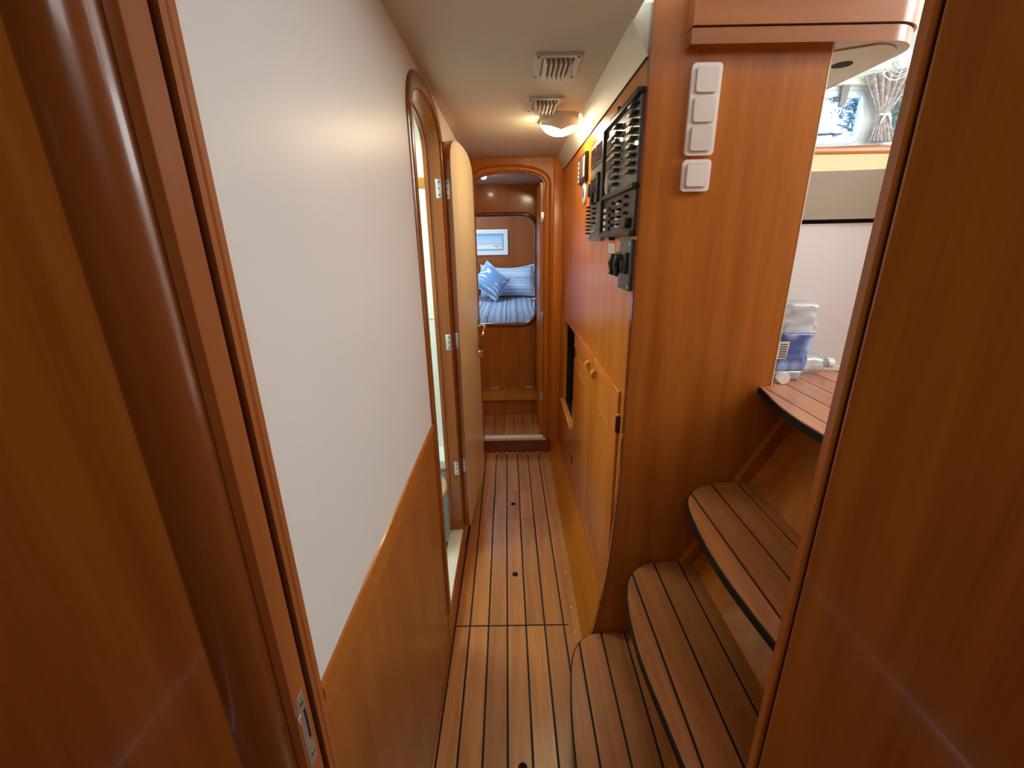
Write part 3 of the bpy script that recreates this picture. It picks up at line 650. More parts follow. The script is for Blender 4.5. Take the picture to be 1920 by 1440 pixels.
for e, (p_, c_) in zip(els, [(0, (.82, .86, .88, 1)), (.32, (.78, .80, .78, 1)), (.36, (.55, .50, .46, 1)), (.42, (.55, .66, .78, 1)), (.6, (.50, .68, .88, 1)), (1, (.30, .55, .85, 1))]): e.position = p_; e.color = c_
L.new(mr.outputs[0], rp.inputs[0]); L.new(rp.outputs[0], P.inputs['Base Color']); P.inputs['Roughness'].default_value = .5
box('print', PX0+.066, PX1-.066, PYB-.0105, PYB-.0092, PZ0+.066, PZ1-.066, m_, pc_)
for gx, gz, gw, gh in ((-.16, 1.412, .05, .010), (-.125, 1.425, .03, .008), (-.19, 1.416, .035, .006), (-.115, 1.405, .02, .006), (-.40, 1.41, .05, .008), (-.145, 1.398, .03, .005)):
    prism('grass_tuft', [(gx-gw/2, gz-gh*.3), (gx-gw*.2, gz-gh*.5), (gx+gw*.3, gz-gh*.45), (gx+gw/2, gz+gh*.1), (gx+gw*.15, gz+gh*.6), (gx-gw*.25, gz+gh*.3)], 'y', PYB-.0112, PYB-.0106, plain('grey_tuft_print', (.20, .21, .22, 1), .7), pc_)

# ================================================================== STAIRS
stair = thing('staircase', (.42, .78, 0), 'teak stair treads with black rubber edges climbing to the right', 'stairs')
def tread(outline, z, seams, far_back, plank_mat='teak_step'):
    t = prism('tread', outline, 'z', z-.021, z-.0034, 'rubber', stair)
    ins = []
    n = len(outline)
    edges = [min(p[0] for p in outline)]+seams+[max(p[0] for p in outline)]
    for a, b in zip(edges, edges[1:]):
        p = clipx(inset(outline, .0042), a+(.0032 if a in seams else 0), b-(.0032 if b in seams else 0))
        if len(p) > 2: prism('plank', p, 'z', z-.0034, z, plank_mat, t)
    return t
YN = .405
o1 = [(.150, YN), (.145, .66), (.145, .743), (.1475, .827), (.152, .90), (.158, .952), (.166, 1.01), (.177, 1.055), (.186, 1.08), (.198, 1.100), (.213, 1.118), (.23, 1.131), (.252, 1.142), (.279, 1.148), (.44, 1.149), (.44, YN)]
o2 = [(.345, YN), (.324, .573), (.314, .679), (.307, .75), (.304, .804), (.3055, .87), (.311, .939), (.320, 1.0), (.334, 1.048), (.344, 1.071), (.357, 1.092), (.374, 1.110), (.394, 1.124), (.414, 1.134), (.437, 1.141), (.497, 1.147), (.557, 1.149), (.62, 1.149), (.62, YN)]
o3 = [(.495, YN), (.467, .59), (.459, .66), (.453, .73), (.451, .79), (.452, .842), (.456, .90), (.463, .961), (.470, 1.005), (.480, 1.040), (.489, 1.059), (.50, 1.074), (.514, 1.091), (.532, 1.106), (.553, 1.119), (.578, 1.129), (.62, 1.137), (.662, 1.142), (.76, 1.149), (.76, YN)]
tread(o1, .17, [.209, .290, .371], .44); tread(o2, .47, [.363, .444, .525], .62); tread(o3, .765, [.509, .588, .667], .76)
# closed base of the first step, sloping risers and corner battens
prism('riser', [(x+.022, min(y, 1.147)) if x < .4 else (x, y) for x, y in o1], 'z', 0, .1488, 'cherry_gloss', stair)
def riser(x0, z0, x1, z1):
    prism('riser', [(x0, z0), (x1, z1), (x1+.016, z1), (x0+.016, z0)], 'y', YN, 1.149, 'cherry', stair)
riser(.400, .1705, .53, .4485); riser(.567, .4705, .708, .7435); riser(.700, .7655, .852, 1.0435)
for x0, z0, x1, z1 in ((.528, .4705, .600, .60), (.662, .7655, .79, 1.0)):
    prism('corner_batten', [(x0, z0), (x1, z1), (x1+.04, z1), (x0+.04, z0)], 'y', 1.128, 1.1495, 'cherry', stair)
# landing (saloon floor)
op = [(.675, YN), (.660, .66), (.654, .828), (.652, .897), (.6545, .94), (.659, .985), (.667, 1.035), (.677, 1.078), (.684, 1.11), (.690, 1.136), (.694, 1.149), (.735, 1.149), (.735, 1.60), (4.3, 1.60), (4.3, YN)]
fs = prism('floor_saloon', op, 'z', 1.044, 1.0616, 'rubber'); tag(fs, 'reddish teak landing floor at the top of the stairs', 'floor', kind='structure')
xs = .652; k = 0; sm = [.652]+[.7005+.0745*i for i in range(49)]
for a, b in zip(sm, sm[1:]):
    p = clipx(inset(op, .002), a+.0018, min(b, 4.299)-.0018)
    if p: prism('plank', p, 'z', 1.0616, 1.065, 'teak_red', fs)

# ================================================================== SWITCHES on the stair bulkhead
def switch(loc, n, label):
    x, z = loc; t = thing('light_switch', (x, YB, z-.094*n/3 if n > 1 else z-.035), label, 'light switch', 'light switches on the stair bulkhead')
    h = .187 if n == 3 else .070
    prism('frame', rrect(x-.034, x+.034, z-h/2, z+h/2, .009, 4), 'y', YB-.010, YB-.0005, 'switch', t, bevel=.003)
    for i in range(n):
        zc = z+(.0595*(1-i) if n == 3 else 0)
        r = prism('rocker', rrect(x-.0235, x+.0235, zc-.0245, zc+.0245, .006, 4), 'y', YB-.015, YB-.0101, 'rocker' if n == 3 else 'switch', t, bevel=.0022)
        prism('rocker_surround', rrect(x-.0265, x+.0265, zc-.0275, zc+.0275, .007, 4), 'y', YB-.0112, YB-.0102, 'rocker', t, holes=[rrect(x-.0245, x+.0245, zc-.0255, zc+.0255, .006, 4)])
    return t
switch((.449, 1.744), 3, 'white plate with three stacked switch rockers on the stair bulkhead')
switch((.448, 1.607), 1, 'single white switch just below the three-rocker plate')
# ================================================================== OVERHEAD CONSOLE
con = thing('overhead_console', (.66, 1.5, 1.865), 'glossy cherry overhead console with rounded end above the stair bulkhead', 'console')
def cons_outline(o=0, yb=1.95):
    R = .085; x0, x1, y0 = .398-o*.0, .918+o, 1.118-o; out = [(x0, 1.149), (x0, y0)]
    for i in range(13):
        a = math.radians(-90+90*i/12); out.append((x1-R+R*math.cos(a), y0+R+R*math.sin(a)))
    out += [(x1, yb), (.735, yb), (.735, 1.149)]
    return out
def ring(name, z0, z1, o, mat, bev):
    prism(name, cons_outline(o), 'z', z0, z1, mat, con, bevel=bev)
M['console'] = wood('console_cherry', (0.23, 0.060, 0.009, 1), (0.32, 0.098, 0.016, 1), (1.3, 22, 30), rough=.3, coat=.35, crough=.05)
ring('lower_band', 1.864, 1.8935, 0, 'console', .0045); ring('groove', 1.8935, 1.8965, -.003, 'rebate_strip', 0); ring('upper_band', 1.8965, 1.960, .004, 'console', .012)
uo = [(x, y) for x, y in cons_outline(-.016)]
uo = [(.735, 1.172)]+[p for p in cons_outline(-.016)[2:-3] if p[0] > .735]+[(.902, 1.93), (.735, 1.93)]
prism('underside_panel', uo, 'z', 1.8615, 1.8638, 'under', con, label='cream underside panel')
lathe('light_hole', [(0, -.0012), (.022, -.0012), (.022, .0005)], (.818, 1.245, 1.8614), 'dark', con, n=24, label='dark round hole')

# ================================================================== CEILING VENTS AND LAMP
def vent(x0, x1, y0, y1, label):
    t = thing('ceiling_vent', ((x0+x1)/2, (y0+y1)/2, 1.93), label, 'vent', 'louvred vents on the corridor ceiling')
    hole_ = [(x0+.019, y0+.016), (x1-.019, y0+.016), (x1-.019, y1-.016), (x0+.019, y1-.016)]
    bm = bmesh.new(); add_prism(bm, rrect(x0, x1, y0, y1, .004, 3), 'z', 1.922, 1.9295, [hole_]); link('frame', bm, 'vent', t)
    box('backing', x0+.018, x1-.018, y0+.015, y1-.015, 1.9285, 1.9296, 'under', t)
    n = 6; w_ = (x1-x0-.046)/n
    for i in range(n):
        xa = x0+.023+w_*i
        prism('louvre', [(xa, 1.9283), (xa+w_*.34, 1.9283), (xa+w_*.92, 1.912), (xa+w_*.86, 1.909), (xa+w_*.62, 1.9085)], 'y', y0+.017, y1-.017, 'vent', t)
    for sx in (x0+.009, x1-.009):
        for sy in (y0+.009, y1-.009): lathe('screw', [(0, -.0022), (.0035, -.0016), (.0042, 0)], (sx, sy, 1.922), 'screw', t, n=10)
vent(.072, .196, 1.335, 1.50, 'cream louvred ceiling vent further from the lamp')
vent(.066, .190, 1.695, 1.85, 'cream louvred ceiling vent right next to the lit lamp')
lp = thing('ceiling_lamp', (.205, 1.975, 1.93), 'lit half-dome lamp with white hood on the corridor ceiling by the cornice', 'lamp')
LX, LY, LZ, LR = .203, 1.965, 1.93, .072
prism('base_plate', rrect(LX-.076, LX+.070, LY-.08, LY+.08, .03, 6), 'z', LZ-.016, LZ-.0008, 'vent', lp, bevel=.003)
def dome(r, dz, keep, thick=0):
    bm = bmesh.new(); n, k = 120, 48; rings = []
    for i in range(k+1):
        a = math.pi/2*i/k; rings.append([bm.verts.new((LX+r*math.cos(a)*math.cos(2*math.pi*j/n), LY+r*math.cos(a)*math.sin(2*math.pi*j/n), LZ-.014-dz*math.sin(a))) for j in range(n)])
    for A, B in zip(rings, rings[1:]):
        for j in range(n):
            f = (A[j], A[(j+1) % n], B[(j+1) % n], B[j]); c_ = sum((v.co for v in f), Vector())/4
            if keep(c_): bm.faces.new(f)
    for v in [v for v in bm.verts if not v.link_faces]: bm.verts.remove(v)
    bmesh.ops.remove_doubles(bm, verts=bm.verts, dist=1e-5)
    if thick: bmesh.ops.solidify(bm, geom=bm.faces[:], thickness=thick)
    return bm
link('glass_dome', dome(.076, .052, lambda c_: True), 'lamp_glass', lp, smooth=3, label='glowing lamp glass')
link('hood', dome(.079, .055, lambda c_: (c_.y-LY) < -.020 and (c_.z-(LZ-.014)) > -.040+.30*abs(c_.x-LX), .002), 'vent', lp, smooth=.8, label='white opaque hood facing the stairs')

# ================================================================== ELECTRICAL PANELS on the right wall
def px(name, y0, y1, z0, z1, d0, d1, mat, parent, bevel=0, label=None): return box(name, XR-d1, XR-d0, y0, y1, z0, z1, mat, parent, bevel, label=label)
bp = thing('breaker_panel', (XR, 1.36, 1.47), 'large black-framed electrical panel with two columns of breakers beside the bulkhead', 'electrical panel')
Y0, Y1 = 1.1695, 1.568
for n_, a in (('frame_bar', (Y0, Y1, 1.789, 1.803)), ('frame_bar', (Y1-.016, Y1, 1.4715, 1.789)), ('frame_bar', (Y0, Y1-.016, 1.4715, 1.486)), ('divider', (Y0, Y1-.016, 1.586, 1.599))): px(n_, *a, .0005, .018, 'panel_frame', bp, .002)
px('upper_plate', Y0, Y1-.017, 1.5995, 1.7885, .0005, .007, 'panel_grey', bp); px('lower_plate', Y0, Y1-.017, 1.4865, 1.5855, .0005, .007, 'panel_dark', bp)
br = px('breaker_switch', 1.352, 1.398, 1.7615, 1.7685, .0071, .024, 'black', bp, .001)
lg = px('breaker_legend', 1.405, 1.418, 1.762, 1.768, .0071, .0078, 'label', bp)
for r in range(9):
    if r:
        dup(br, bp, (0, .0009*r, -.0185*r)); dup(lg, bp, (0, .0009*r, -.0185*r))
    dup(br, bp, (0, -.165, .010-.0185*r)); dup(lg, bp, (0, -.165, .010-.0185*r))
for r in range(5): lathe('indicator', [(0, -.004), (.003, -.003), (.0035, 0)], (XR-.0071, 1.335, 1.752-.0185*r), 'black', bp, axis='x', n=10)
for y_, z_ in ((1.345, 1.7270), (1.185, 1.688)): lathe('lit_indicator', [(0, -.006), (.004, -.005), (.005, 0)], (XR-.0071, y_, z_), 'led', bp, axis='x', n=12, label='small glowing indicator')
for z_ in (1.738, 1.682):
    mt_ = px('meter', 1.462, 1.535, z_-.020, z_+.024, .0071, .011, 'panel_light', bp, .001); px('meter_window', 1.468, 1.529, z_-.014, z_+.018, .0111, .0118, 'rebate_strip', mt_)
dl_ = lathe('dial', [(0, -.004), (.026, -.004), (.026, -.006), (.030, -.007), (.032, 0)], (XR-.0071, 1.492, 1.632), 'steel', bp, axis='x', n=28, label='round steel-rimmed dial'); lathe('dial_face', [(0, -.0062), (.022, -.0062), (.022, -.004)], (XR-.0076, 1.492, 1.632), 'panel_light', dl_, axis='x', n=24)
tg = px('toggle', 1.388, 1.412, 1.5635, 1.5705, .0071, .019, 'black', bp, .001); tl = px('toggle_label', 1.325, 1.372, 1.560, 1.573, .0071, .0085, 'label', bp)
for r in range(4):
    if r: dup(tg, bp, (0, .002*r, -.0205*r)); dup(tl, bp, (0, .003*r, -.0205*r))
    dup(tg, bp, (0, -.150, .006-.0205*r)); dup(tg, bp, (0, -.075, .000-.0205*r))
    px('fuse_label', 1.508, 1.545, 1.550-.0195*r, 1.560-.0195*r, .0071, .009, 'label', bp); px('fuse_holder', 1.452, 1.482, 1.550-.0195*r, 1.562-.0195*r, .0071, .012, 'black', bp, .001)
px('socket', 1.195, 1.262, 1.492, 1.518, .0071, .024, 'black', bp, .003, 'black protruding socket')
px('bottom_clip', 1.395, 1.403, 1.462, 1.476, .0005, .019, 'panel_frame', bp)
px('top_clip', 1.365, 1.373, 1.800, 1.812, .0005, .019, 'panel_frame', bp)
mp_ = thing('meter_panel', (XR, 1.69, 1.46), 'narrow grey electrical panel with two meters above black rocker switches', 'electrical panel')
px('plate', 1.572, 1.820, 1.461, 1.792, .0005, .010, 'panel_light', mp_, .002)
px('switch_plate', 1.576, 1.816, 1.466, 1.688, .0101, .0112, 'panel_grey', mp_)
for ya, yb in ((1.705, 1.805), (1.585, 1.690)):
    mt_ = px('meter', ya, yb, 1.715, 1.782, .0101, .0135, 'panel_light', mp_, .002); px('meter_window', ya+.007, yb-.007, 1.721, 1.776, .0136, .0142, 'meter', mt_)
for y_, za, zb in ((1.795, 1.62, 1.665), (1.745, 1.588, 1.672), (1.690, 1.625, 1.672), (1.635, 1.590, 1.685)): px('rocker_switch', y_-.017, y_+.017, za, zb, .0113, .021, 'black', mp_, .003, 'tall black rocker')
t2 = px('toggle', 1.780, 1.812, 1.580, 1.586, .0113, .026, 'black', mp_, .001); l2 = px('toggle_label', 1.776, 1.800, 1.570, 1.577, .0113, .013, 'label', mp_)
for r in range(1, 8):
    dup(t2, mp_, (0, 0, -.0135*r)); dup(l2, mp_, (0, 0, -.0135*r))
for r in range(5): dup(t2, mp_, (0, -.115, -.0165*r+.005))
tube('wire', [(XR-.012, 1.64, 1.552), (XR-.018, 1.625, 1.53), (XR-.016, 1.625, 1.50), (XR-.013, 1.70, 1.492), (XR-.012, 1.77, 1.494)], .0018, 'label', mp_, n=6)
dp = thing('display_panel', (XR, 2.03, 1.695), 'small black display panel highest and furthest along the right wall', 'display')
px('case', 1.935, 2.120, 1.697, 1.805, .0005, .014, 'black', dp, .003); px('screen', 1.990, 2.10, 1.712, 1.796, .0141, .0148, 'meter', dp)
for q in range(5): px('key', 2.102, 2.114, 1.705+.018*q, 1.716+.018*q, .0141, .0165, 'label', dp, .001)
for q in range(3): px('legend_line', 1.950+.016*q, 1.957+.016*q, 1.715, 1.792, .0141, .0146, 'label', dp)
rb = thing('round_badge', (XR, 2.0, 1.61), 'round white badge with a blue centre under the small display panel', 'badge')
lathe('disc', [(0, -.007), (.040, -.007), (.046, -.004), (.046, 0)], (XR-.0005, 2.0, 1.655), 'label', rb, axis='x', n=32); lathe('centre', [(0, -.0012), (.022, -.0012), (.022, 0)], (XR-.0076, 2.005, 1.655), 'blue', rb, axis='x', n=24)
wl_ = thing('warning_label', (XR, 1.435, 1.427), 'small white label with a red band under the breaker panel', 'label')
px('sheet', 1.390, 1.478, 1.425, 1.466, .0004, .0012, 'label', wl_); px('red_band', 1.394, 1.474, 1.452, 1.463, .0013, .0016, 'red', wl_)
for q in range(3): px('print_line', 1.400, 1.465, 1.4445-.007*q, 1.4465-.007*q, .0013, .0016, 'panel_light', wl_)
ip = thing('isolator_panel', (XR, 1.23, 1.33), 'blue-grey battery isolator panel with two black handles at the bulkhead edge', 'electrical panel')
px('plate', 1.1695, 1.292, 1.331, 1.464, .0005, .010, 'isolator', ip, .003)
for y_ in (1.262, 1.205):
    sb_ = px('switch_body', y_-.026, y_+.022, 1.376, 1.432, .0101, .022, 'panel_frame', ip, .003)
    tube('handle', [(XR-.022, y_, 1.418), (XR-.034, y_, 1.420), (XR-.039, y_, 1.402), (XR-.034, y_, 1.382), (XR-.038, y_, 1.370)], [.008, .009, .009, .009, .007], 'black', sb_, label='black isolator handle')
for y_ in (1.282, 1.178):
    for z_ in (1.342, 1.453): lathe('screw', [(0, -.002), (.004, -.0015), (.0045, 0)], (XR-.0101, y_, z_), 'steel', ip, axis='x', n=10)
# magazines in the niche
mg = [('maroon and pale magazine standing nearest in the niche', 2.20, (.30, .16, .20, 1)), ('cream magazine standing second in the niche', 2.212, (.55, .42, .22, 1)), ('dark magazine standing third in the niche', 2.225, (.10, .08, .16, 1))]
for i, (l, y_, c_) in enumerate(mg):
    t = thing('magazine', (XR+.09, y_+.10, NZ0), l, 'magazine', 'magazines in the niche', rot=(math.radians(-4), 0, math.radians(-32)))
    cm = plain('magazine_cover_%d' % i, c_, .35, var=.6)
    box('pages', -.075, .075, -.003, .003, .002, .232, 'label', t, local=True); box('cover', -.077, .077, -.0045, -.0031, 0, .235, cm, t, local=True); box('cover', -.077, .077, .0031, .0045, 0, .235, cm, t, local=True)

# ================================================================== SALOON beyond the landing
for nm, a, mt, l in (('wall_saloon_left', (.284, .30, .41, 4.4, 1.961, 2.95), 'saloon_white', 'white left side of the saloon above the corridor'), ('wall_saloon_inner', (.66, .70, 1.20, 4.4, 1.066, 1.96), 'saloon_white', 'inner saloon wall behind the stair bulkhead'),
                     ('ceiling_saloon', (.284, 4.36, .36, 4.46, 2.95, 3.0), 'saloon_white', 'white saloon ceiling'), ('floor_saloon_far', (.735, 4.3, 1.601, 4.4, 1.03, 1.06), 'saloon_white', 'saloon floor hidden behind the seat'),
                     ('wall_saloon_aft', (.30, 4.3, .36, .404, 2.021, 2.95), 'saloon_white', 'aft wall of the saloon above the near bulkhead'), ('wall_saloon_aft_low', (1.31, 4.3, .36, .404, 1.0, 2.02), 'saloon_white', 'lower aft wall of the saloon'), ('wall_saloon_side', (4.30, 4.36, .36, 4.46, 1.0, 2.95), 'saloon_white', 'right side of the saloon')):
    o = box(nm, *a, mt); tag(o, l, nm.split('_')[0], kind='structure')
W1 = rrect(1.02, 3.135, 2.285, 2.635, .05, 6); W2 = rrect(3.34, 4.14, 2.27, 2.65, .05, 6)
o = prism('wall_saloon_front', [(.66, 1.0), (4.3, 1.0), (4.3, 2.95), (.66, 2.95)], 'y', 4.40, 4.43, 'saloon_white', holes=[W1, W2]); tag(o, 'pale front wall of the saloon around the windows', 'wall', kind='structure')
M['alu'] = plain('pale_window_frame', (.62, .70, .82, 1), .35, metal=.2)
tw = lambda p, q, b: (p, 4.40-b, q)
for i, (W, gl, l) in enumerate(((W1, 'pane_blue', 'tinted front saloon window with wipers outside and a tree behind'), (W2, 'pane', 'front saloon window right of the curtain with green foliage outside'))):
    t = thing('window_%d' % (i+1), (sum(p[0] for p in W)/len(W), 4.40, min(p[1] for p in W)), l, 'window', kind='structure')
    sweep('window_frame', W, [(-.022, -.02), (-.022, .012), (.0, .022), (.030, .018), (.040, 0), (.0, 0), (0, -.02)], tw, 'alu', t, closed=True)
    prism('pane', [(p[0]*1.0, p[1]) for p in W], 'y', 4.412, 4.415, gl, t)
hb = box('trim_7', .90, 4.29, 4.33, 4.399, 2.70, 2.745, 'cornice', bevel=.006); tag(hb, 'cream beam above the front saloon window', 'trim', kind='structure')
ds = thing('dashboard', (2.5, 4.25, 1.9), 'cream dashboard with a rounded cherry edge below the front window', 'dashboard')
box('front_panel', .72, 4.28, 4.20, 4.395, 1.10, 2.165, 'dash', ds); box('top', .72, 4.28, 4.19, 4.395, 2.166, 2.18, 'saloon_white', ds)
prism('edge_moulding', [(4.205, 2.135), (4.185, 2.138), (4.17, 2.150), (4.165, 2.17), (4.17, 2.19), (4.185, 2.202), (4.205, 2.205)], 'x', .72, 4.28, 'cherry_x', ds, smooth=.6, label='rounded cherry edge moulding')
# wipers and camera pod outside the glass
for i, (x, l) in enumerate(((2.94, 'black wiper outside the tinted window nearest the curtain'), (2.62, 'black wiper outside the tinted window nearer the bulkhead'))):
    t = thing('window_wiper', (x, 4.50, 2.33), l, 'wiper')
    tube('arm', [(x+.08, 4.47, 2.335), (x+.02, 4.475, 2.352), (x-.13, 4.475, 2.338)], [.014, .011, .008], 'black', t); box('motor_cover', x+.045, x+.115, 4.44, 4.50, 2.305, 2.352, 'panel_light', t, bevel=.01)
    box('blade', x-.16, x+.03, 4.470, 4.476, 2.345, 2.356, 'black', t)
t = thing('rear_mirror_pod', (2.935, 4.34, 2.53), 'grey pod with a small dark screen hanging at the top of the tinted window', 'pod')
prism('stem', [(2.90, 2.70), (2.965, 2.70), (2.955, 2.56), (2.935, 2.535), (2.90, 2.54)], 'y', 4.345, 4.372, 'panel_light', t, bevel=.004); box('screen', 2.845, 2.893, 4.35, 4.368, 2.575, 2.615, 'isolator', t, bevel=.003)
# curtain
m_, N, L, P = newmat('floral_curtain'); M['curtain'] = m_
tc = N.new('ShaderNodeTexCoord'); vo = N.new('ShaderNodeTexVoronoi'); vo.inputs['Scale'].default_value = 26; L.new(tc.outputs['Object'], vo.inputs['Vector'])
nz = N.new('ShaderNodeTexNoise'); nz.inputs['Scale'].default_value = 40; L.new(tc.outputs['Object'], nz.inputs['Vector'])
ad = N.new('ShaderNodeMath'); ad.operation = 'MULTIPLY_ADD'; ad.inputs[1].default_value = .6; L.new(vo.outputs['Distance'], ad.inputs[0]); L.new(nz.outputs['Fac'], ad.inputs[2])
rp = N.new('ShaderNodeValToRGB'); e = rp.color_ramp.elements; e[0].position = .66; e[0].color = (.86, .82, .76, 1); e[1].position = .84; e[1].color = (.66, .55, .54, 1)
L.new(ad.outputs[0], rp.inputs[0]); L.new(rp.outputs[0], P.inputs['Base Color']); P.inputs['Roughness'].default_value = .9
cu = thing('curtain', (3.30, 4.30, 2.20), 'floral curtain gathered by a white tie between the two front windows', 'curtain')
bm = bmesh.new(); nu, nv = 96, 40; g = []
for j in range(nv+1):
    v = j/nv; z = 2.785-.535*v-.02*math.sin(v*3)
    k = abs(v-.60)/.60 if v < .60 else abs(v-.60)/.40
    half = .035+(.215 if v < .6 else .085)*min(1, k)**(1.05 if v < .6 else .8); cx = 3.275+.012*(v-.5)+(.0 if v < .6 else .02*k)
    row = []
    for i in range(nu+1):
        u = 2*i/nu-1; amp = .010+.022*min(1, k)
        ph = u*math.pi*6.5+.5*math.sin(3*u+v*1.5)
        zz = z-.035*u*(1-v) * (-1)
        row.append(bm.verts.new((cx+u*half+.006*math.cos(ph), 4.305+amp*math.sin(ph), zz)))
    g.append(row)
for j in range(nv):
    for i in range(nu): bm.faces.new((g[j][i], g[j][i+1], g[j+1][i+1], g[j+1][i]))
bmesh.ops.solidify(bm, geom=bm.faces[:], thickness=.002)
link('drape', bm, 'curtain', cu, smooth=3)
bm = bmesh.new(); add_tube(bm, [(3.285+.046*math.cos(a), 4.305+.026*math.sin(a), 2.463+.008*math.sin(a*1)) for a in [2*math.pi*i/24 for i in range(25)]], .009, 8); link('tie', bm, 'white', cu, smooth=3, label='white tie band')
for s in (-1, 1): tube('tie_end', [(3.285, 4.278, 2.463), (3.285+.03*s, 4.274, 2.43), (3.285+.045*s, 4.276, 2.385)], [.008, .010, .006], 'curtain', cu)
tube('rod', [(3.06, 4.33, 2.80), (3.53, 4.33, 2.83)], .006, 'white', cu)
# cabin fan
FC = Vector((3.04, 3.95, 2.735)); fn = thing('cabin_fan', (3.04, 4.0, 2.62), 'white caged cabin fan hanging in front of the saloon curtain', 'fan')
for q, r in enumerate((.115, .095, .075, .055, .035)):
    bm = bmesh.new(); add_tube(bm, [FC+Vector((r*math.cos(a), -.04+.06*(r/.115)**2, r*math.sin(a))) for a in [2*math.pi*i/32 for i in range(33)]], .004 if q == 0 else .0016, 6); link('cage_ring', bm, 'white', fn, smooth=3)
for q in range(10):
    a = 2*math.pi*q/10; tube('cage_spoke', [FC+Vector((r*math.cos(a), -.04+.06*(r/.115)**2, r*math.sin(a))) for r in (.012, .05, .085, .115)], .0016, 'white', fn, n=6)
for q in range(3):
    bm = bmesh.new(); a0 = 2*math.pi*q/3; vs = []
    for r in (.02, .06, .1): vs.append([bm.verts.new(FC+Vector((r*math.cos(a0+d), .02*d, r*math.sin(a0+d)))) for d in (-.35, 0, .45)])
    for A, B in zip(vs, vs[1:]):
        for i in range(2): bm.faces.new((A[i], A[i+1], B[i+1], B[i]))
    bmesh.ops.solidify(bm, geom=bm.faces[:], thickness=.002); link('blade', bm, 'pane', fn, smooth=3)
lathe('motor', [(0, -.02), (.022, -.015), (.026, .01), (.026, .05), (.015, .065), (0, .066)], FC, 'white', fn, axis='y', n=20)
tube('bracket', [FC+Vector((0, .055, 0)), FC+Vector((.02, .07, .10)), FC+Vector((.03, .06, .216))], .009, 'white', fn)
# curved seat
sc = [(.737, 1.322), (.80, 1.316), (.91, 1.306), (.97, 1.297), (1.02, 1.283), (1.10, 1.255), (1.20, 1.205), (1.35, 1.11)]
def seat_poly(o): return [(x-(.0 if i == 0 else o*.4*(i/7)), y-o) for i, (x, y) in enumerate(sc)]+[(1.75, 1.35), (1.75, 1.85), (.737, 1.85)]
se = thing('saloon_seat', (1.2, 1.55, 1.065), 'curved saloon seat with a pale panelled base and a beige cushion', 'seat')
prism('base_panel', seat_poly(0), 'z', 1.066, 1.497, 'seat_base', se, smooth=.5); prism('kick_strip', seat_poly(.006), 'z', 1.066, 1.080, 'gelcoat', se, smooth=.5, label='white kick strip')
prism('shadow_gap', seat_poly(-.012), 'z', 1.497, 1.507, 'dark', se)
bm = bmesh.new(); add_prism(bm, seat_poly(.012), 'z', 1.508, 1.632)
bmesh.ops.bevel(bm, geom=[e for e in bm.edges if len(e.link_faces) == 2 and e.calc_face_angle(0) > .8], offset=.012, segments=3, profile=.5, affect='EDGES'); link('cushion', bm, 'cushion', se, smooth=.9, label='beige leather cushion')
# bottles on the landing
pk = thing('wrapped_bottle_pack', (.80, 1.245, 1.065), 'clear wrapped pack of water bottles with a blue printed band on the landing', 'bottle pack')
def wobble(bm, amt, f):
    for v in bm.verts: v.co += Vector((noise.noise(v.co*f), noise.noise(v.co*f+Vector((9, 0, 0))), .5*noise.noise(v.co*f+Vector((0, 9, 0)))))*amt
def pack(z0, z1, g0, g1, mat, name, amt=.004, n=18):
    bm = bmesh.new(); rings = []
    for j in range(n+1):
        z = z0+(z1-z0)*j/n; gr = g0+(g1-g0)*j/n
        rings.append([bm.verts.new((.790+(x)*gr+.022*(z-1.065)/.24, 1.236+y*gr, z)) for x, y in rrect(-.058, .058, -.050, .050, .030, 9)])
    for A, B in zip(rings, rings[1:]):
        for i in range(len(A)): bm.faces.new((A[i], A[(i+1) % len(A)], B[(i+1) % len(A)], B[i]))
    bm.faces.new(rings[0]); bm.faces.new(rings[-1])
    wobble(bm, amt*1.2, 55); return link(name, bm, mat, pk, smooth=3)
m_, N, L, P = newmat('blue_mountain_print'); M['blueprint'] = m_
tc = N.new('ShaderNodeTexCoord'); wv = N.new('ShaderNodeTexVoronoi'); wv.inputs['Scale'].default_value = 24; L.new(tc.outputs['Object'], wv.inputs['Vector'])
rp = N.new('ShaderNodeValToRGB'); e = rp.color_ramp.elements; e[0].position = .25; e[0].color = (.30, .45, .78, 1); e[1].position = .6; e[1].color = (.06, .13, .42, 1)
L.new(wv.outputs['Distance'], rp.inputs[0]); L.new(rp.outputs[0], P.inputs['Base Color']); P.inputs['Roughness'].default_value = .18; P.inputs['Coat Weight'].default_value = .6
pack(1.0665, 1.094, .88, .97, 'wrap', 'clear_base', .002, 3); pack(1.0945, 1.205, .97, 1.0, 'blueprint', 'printed_band', .004); pack(1.2055, 1.285, 1.0, .80, 'wrap', 'clear_top', .006)
prism('barcode_label', [(.746, 1.135), (.774, 1.135), (.778, 1.185), (.750, 1.185)], 'y', 1.1795, 1.1805, 'label', pk)
for q in range(6): box('barcode_bar', .752, .772, 1.1788, 1.1794, 1.140+.007*q, 1.143+.007*q, 'panel_dark', pk)
for i, (bx_, by_) in enumerate(((.762, 1.222), (.812, 1.245))):
    lathe('inner_bottle', [(.0, 1.067), (.022, 1.067), (.023, 1.08), (.023, 1.20), (.012, 1.24), (.012, 1.262), (0, 1.262)], (bx_+.008, by_, .002), 'clear_plastic', pk, n=18)
lb = thing('lying_bottle', (.905, 1.262, 1.065), 'empty clear plastic bottle lying on its side behind the wrapped pack', 'bottle')
lathe('bottle_body', [(0, -.045), (.026, -.043), (.031, -.036), (.031, -.03), (.029, -.02), (.031, -.01), (.030, .018), (.022, .034), (.0125, .045), (.0125, .048)], (.905, 1.262, 1.0975), 'clear_plastic', lb, axis='x', n=24)
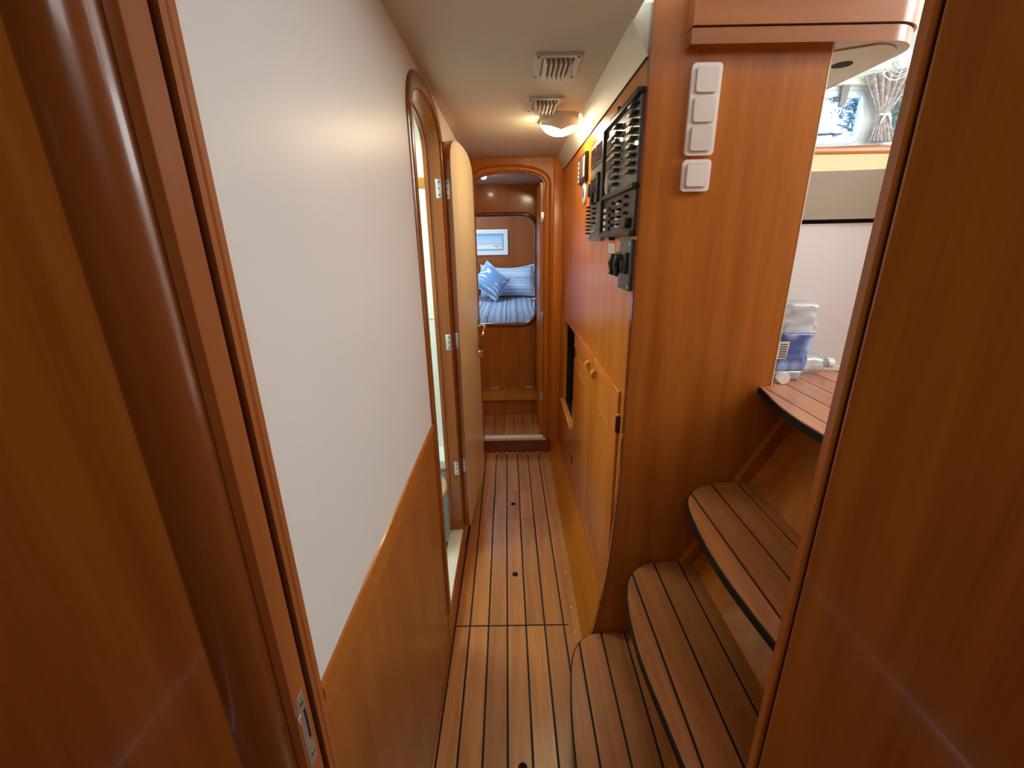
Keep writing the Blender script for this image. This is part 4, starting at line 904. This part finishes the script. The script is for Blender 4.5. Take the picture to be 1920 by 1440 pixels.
lathe('cap', [(0, .048), (.0140, .048), (.0150, .052), (.0150, .064), (.0140, .066), (.010, .066), (.010, .0635), (0, .0635)], (.905, 1.262, 1.0975), 'white', lb, axis='x', n=24, label='white screw cap')
cp_ = lathe('bottle_cap', [(0, 0), (.0165, 0), (.0175, .003), (.0175, .013), (.016, .016), (0, .016)], (.768, 1.160, 1.0825), 'white', None, axis='y', n=24); tag(cp_, 'loose white bottle cap standing on edge beside the wrapped pack', 'bottle cap')
# ================================================================== OUTSIDE
gr = box('ground', -60, 60, 5.6, 90, -.9, -.8, 'grass'); tag(gr, 'grassy bank outside the boat', 'ground', kind='structure')
def tree(x, y, zc, r, leaf, label, n):
    t = thing('tree', (x, y, -.8), label, 'tree')
    bm = bmesh.new(); add_tube(bm, [(x, y, -.8), (x+.1, y, zc*.4), (x-.05, y, zc-.3*r), (x, y, zc+.4*r)], [.20, .15, .10, .03], 8)
    for q in range(7):
        a = q*2.4; add_tube(bm, [(x, y, zc-.5*r+.1*q*r), (x+.45*r*math.cos(a), y+.45*r*math.sin(a), zc-.2*r+.12*q*r), (x+.8*r*math.cos(a), y+.8*r*math.sin(a), zc+.1*q*r)], [.07, .04, .015], 6)
    link('trunk', bm, 'bark', t)
    bm = bmesh.new(); rnd = random.Random(int(x*10))
    cl = [(Vector((rnd.uniform(-1, 1), rnd.uniform(-1, 1), rnd.uniform(-.8, .9)))*r*.75, rnd.uniform(.25, .45)*r) for _ in range(24)]
    for _ in range(n):
        c_, rr = rnd.choice(cl); p = Vector((x, y, zc))+c_+Vector((rnd.gauss(0, .5), rnd.gauss(0, .5), rnd.gauss(0, .45)))*rr
        u = Vector((rnd.uniform(-1, 1), rnd.uniform(-1, 1), rnd.uniform(-1, 1))).normalized(); v = u.orthogonal().normalized(); s = rnd.uniform(.05, .1)
        bm.faces.new([bm.verts.new(p+u*s), bm.verts.new(p+v*s*.45), bm.verts.new(p-u*s), bm.verts.new(p-v*s*.45)])
    tag(link('foliage', bm, leaf, t), kind='stuff')
tree(10.75, 14.0, 4.5, 1.45, 'leaf_a', 'bluish tree seen through the tinted saloon window', 9000)
tree(14.6, 17.2, 4.5, 2.0, 'leaf_b', 'fresh green tree seen right of the saloon curtain', 6500)
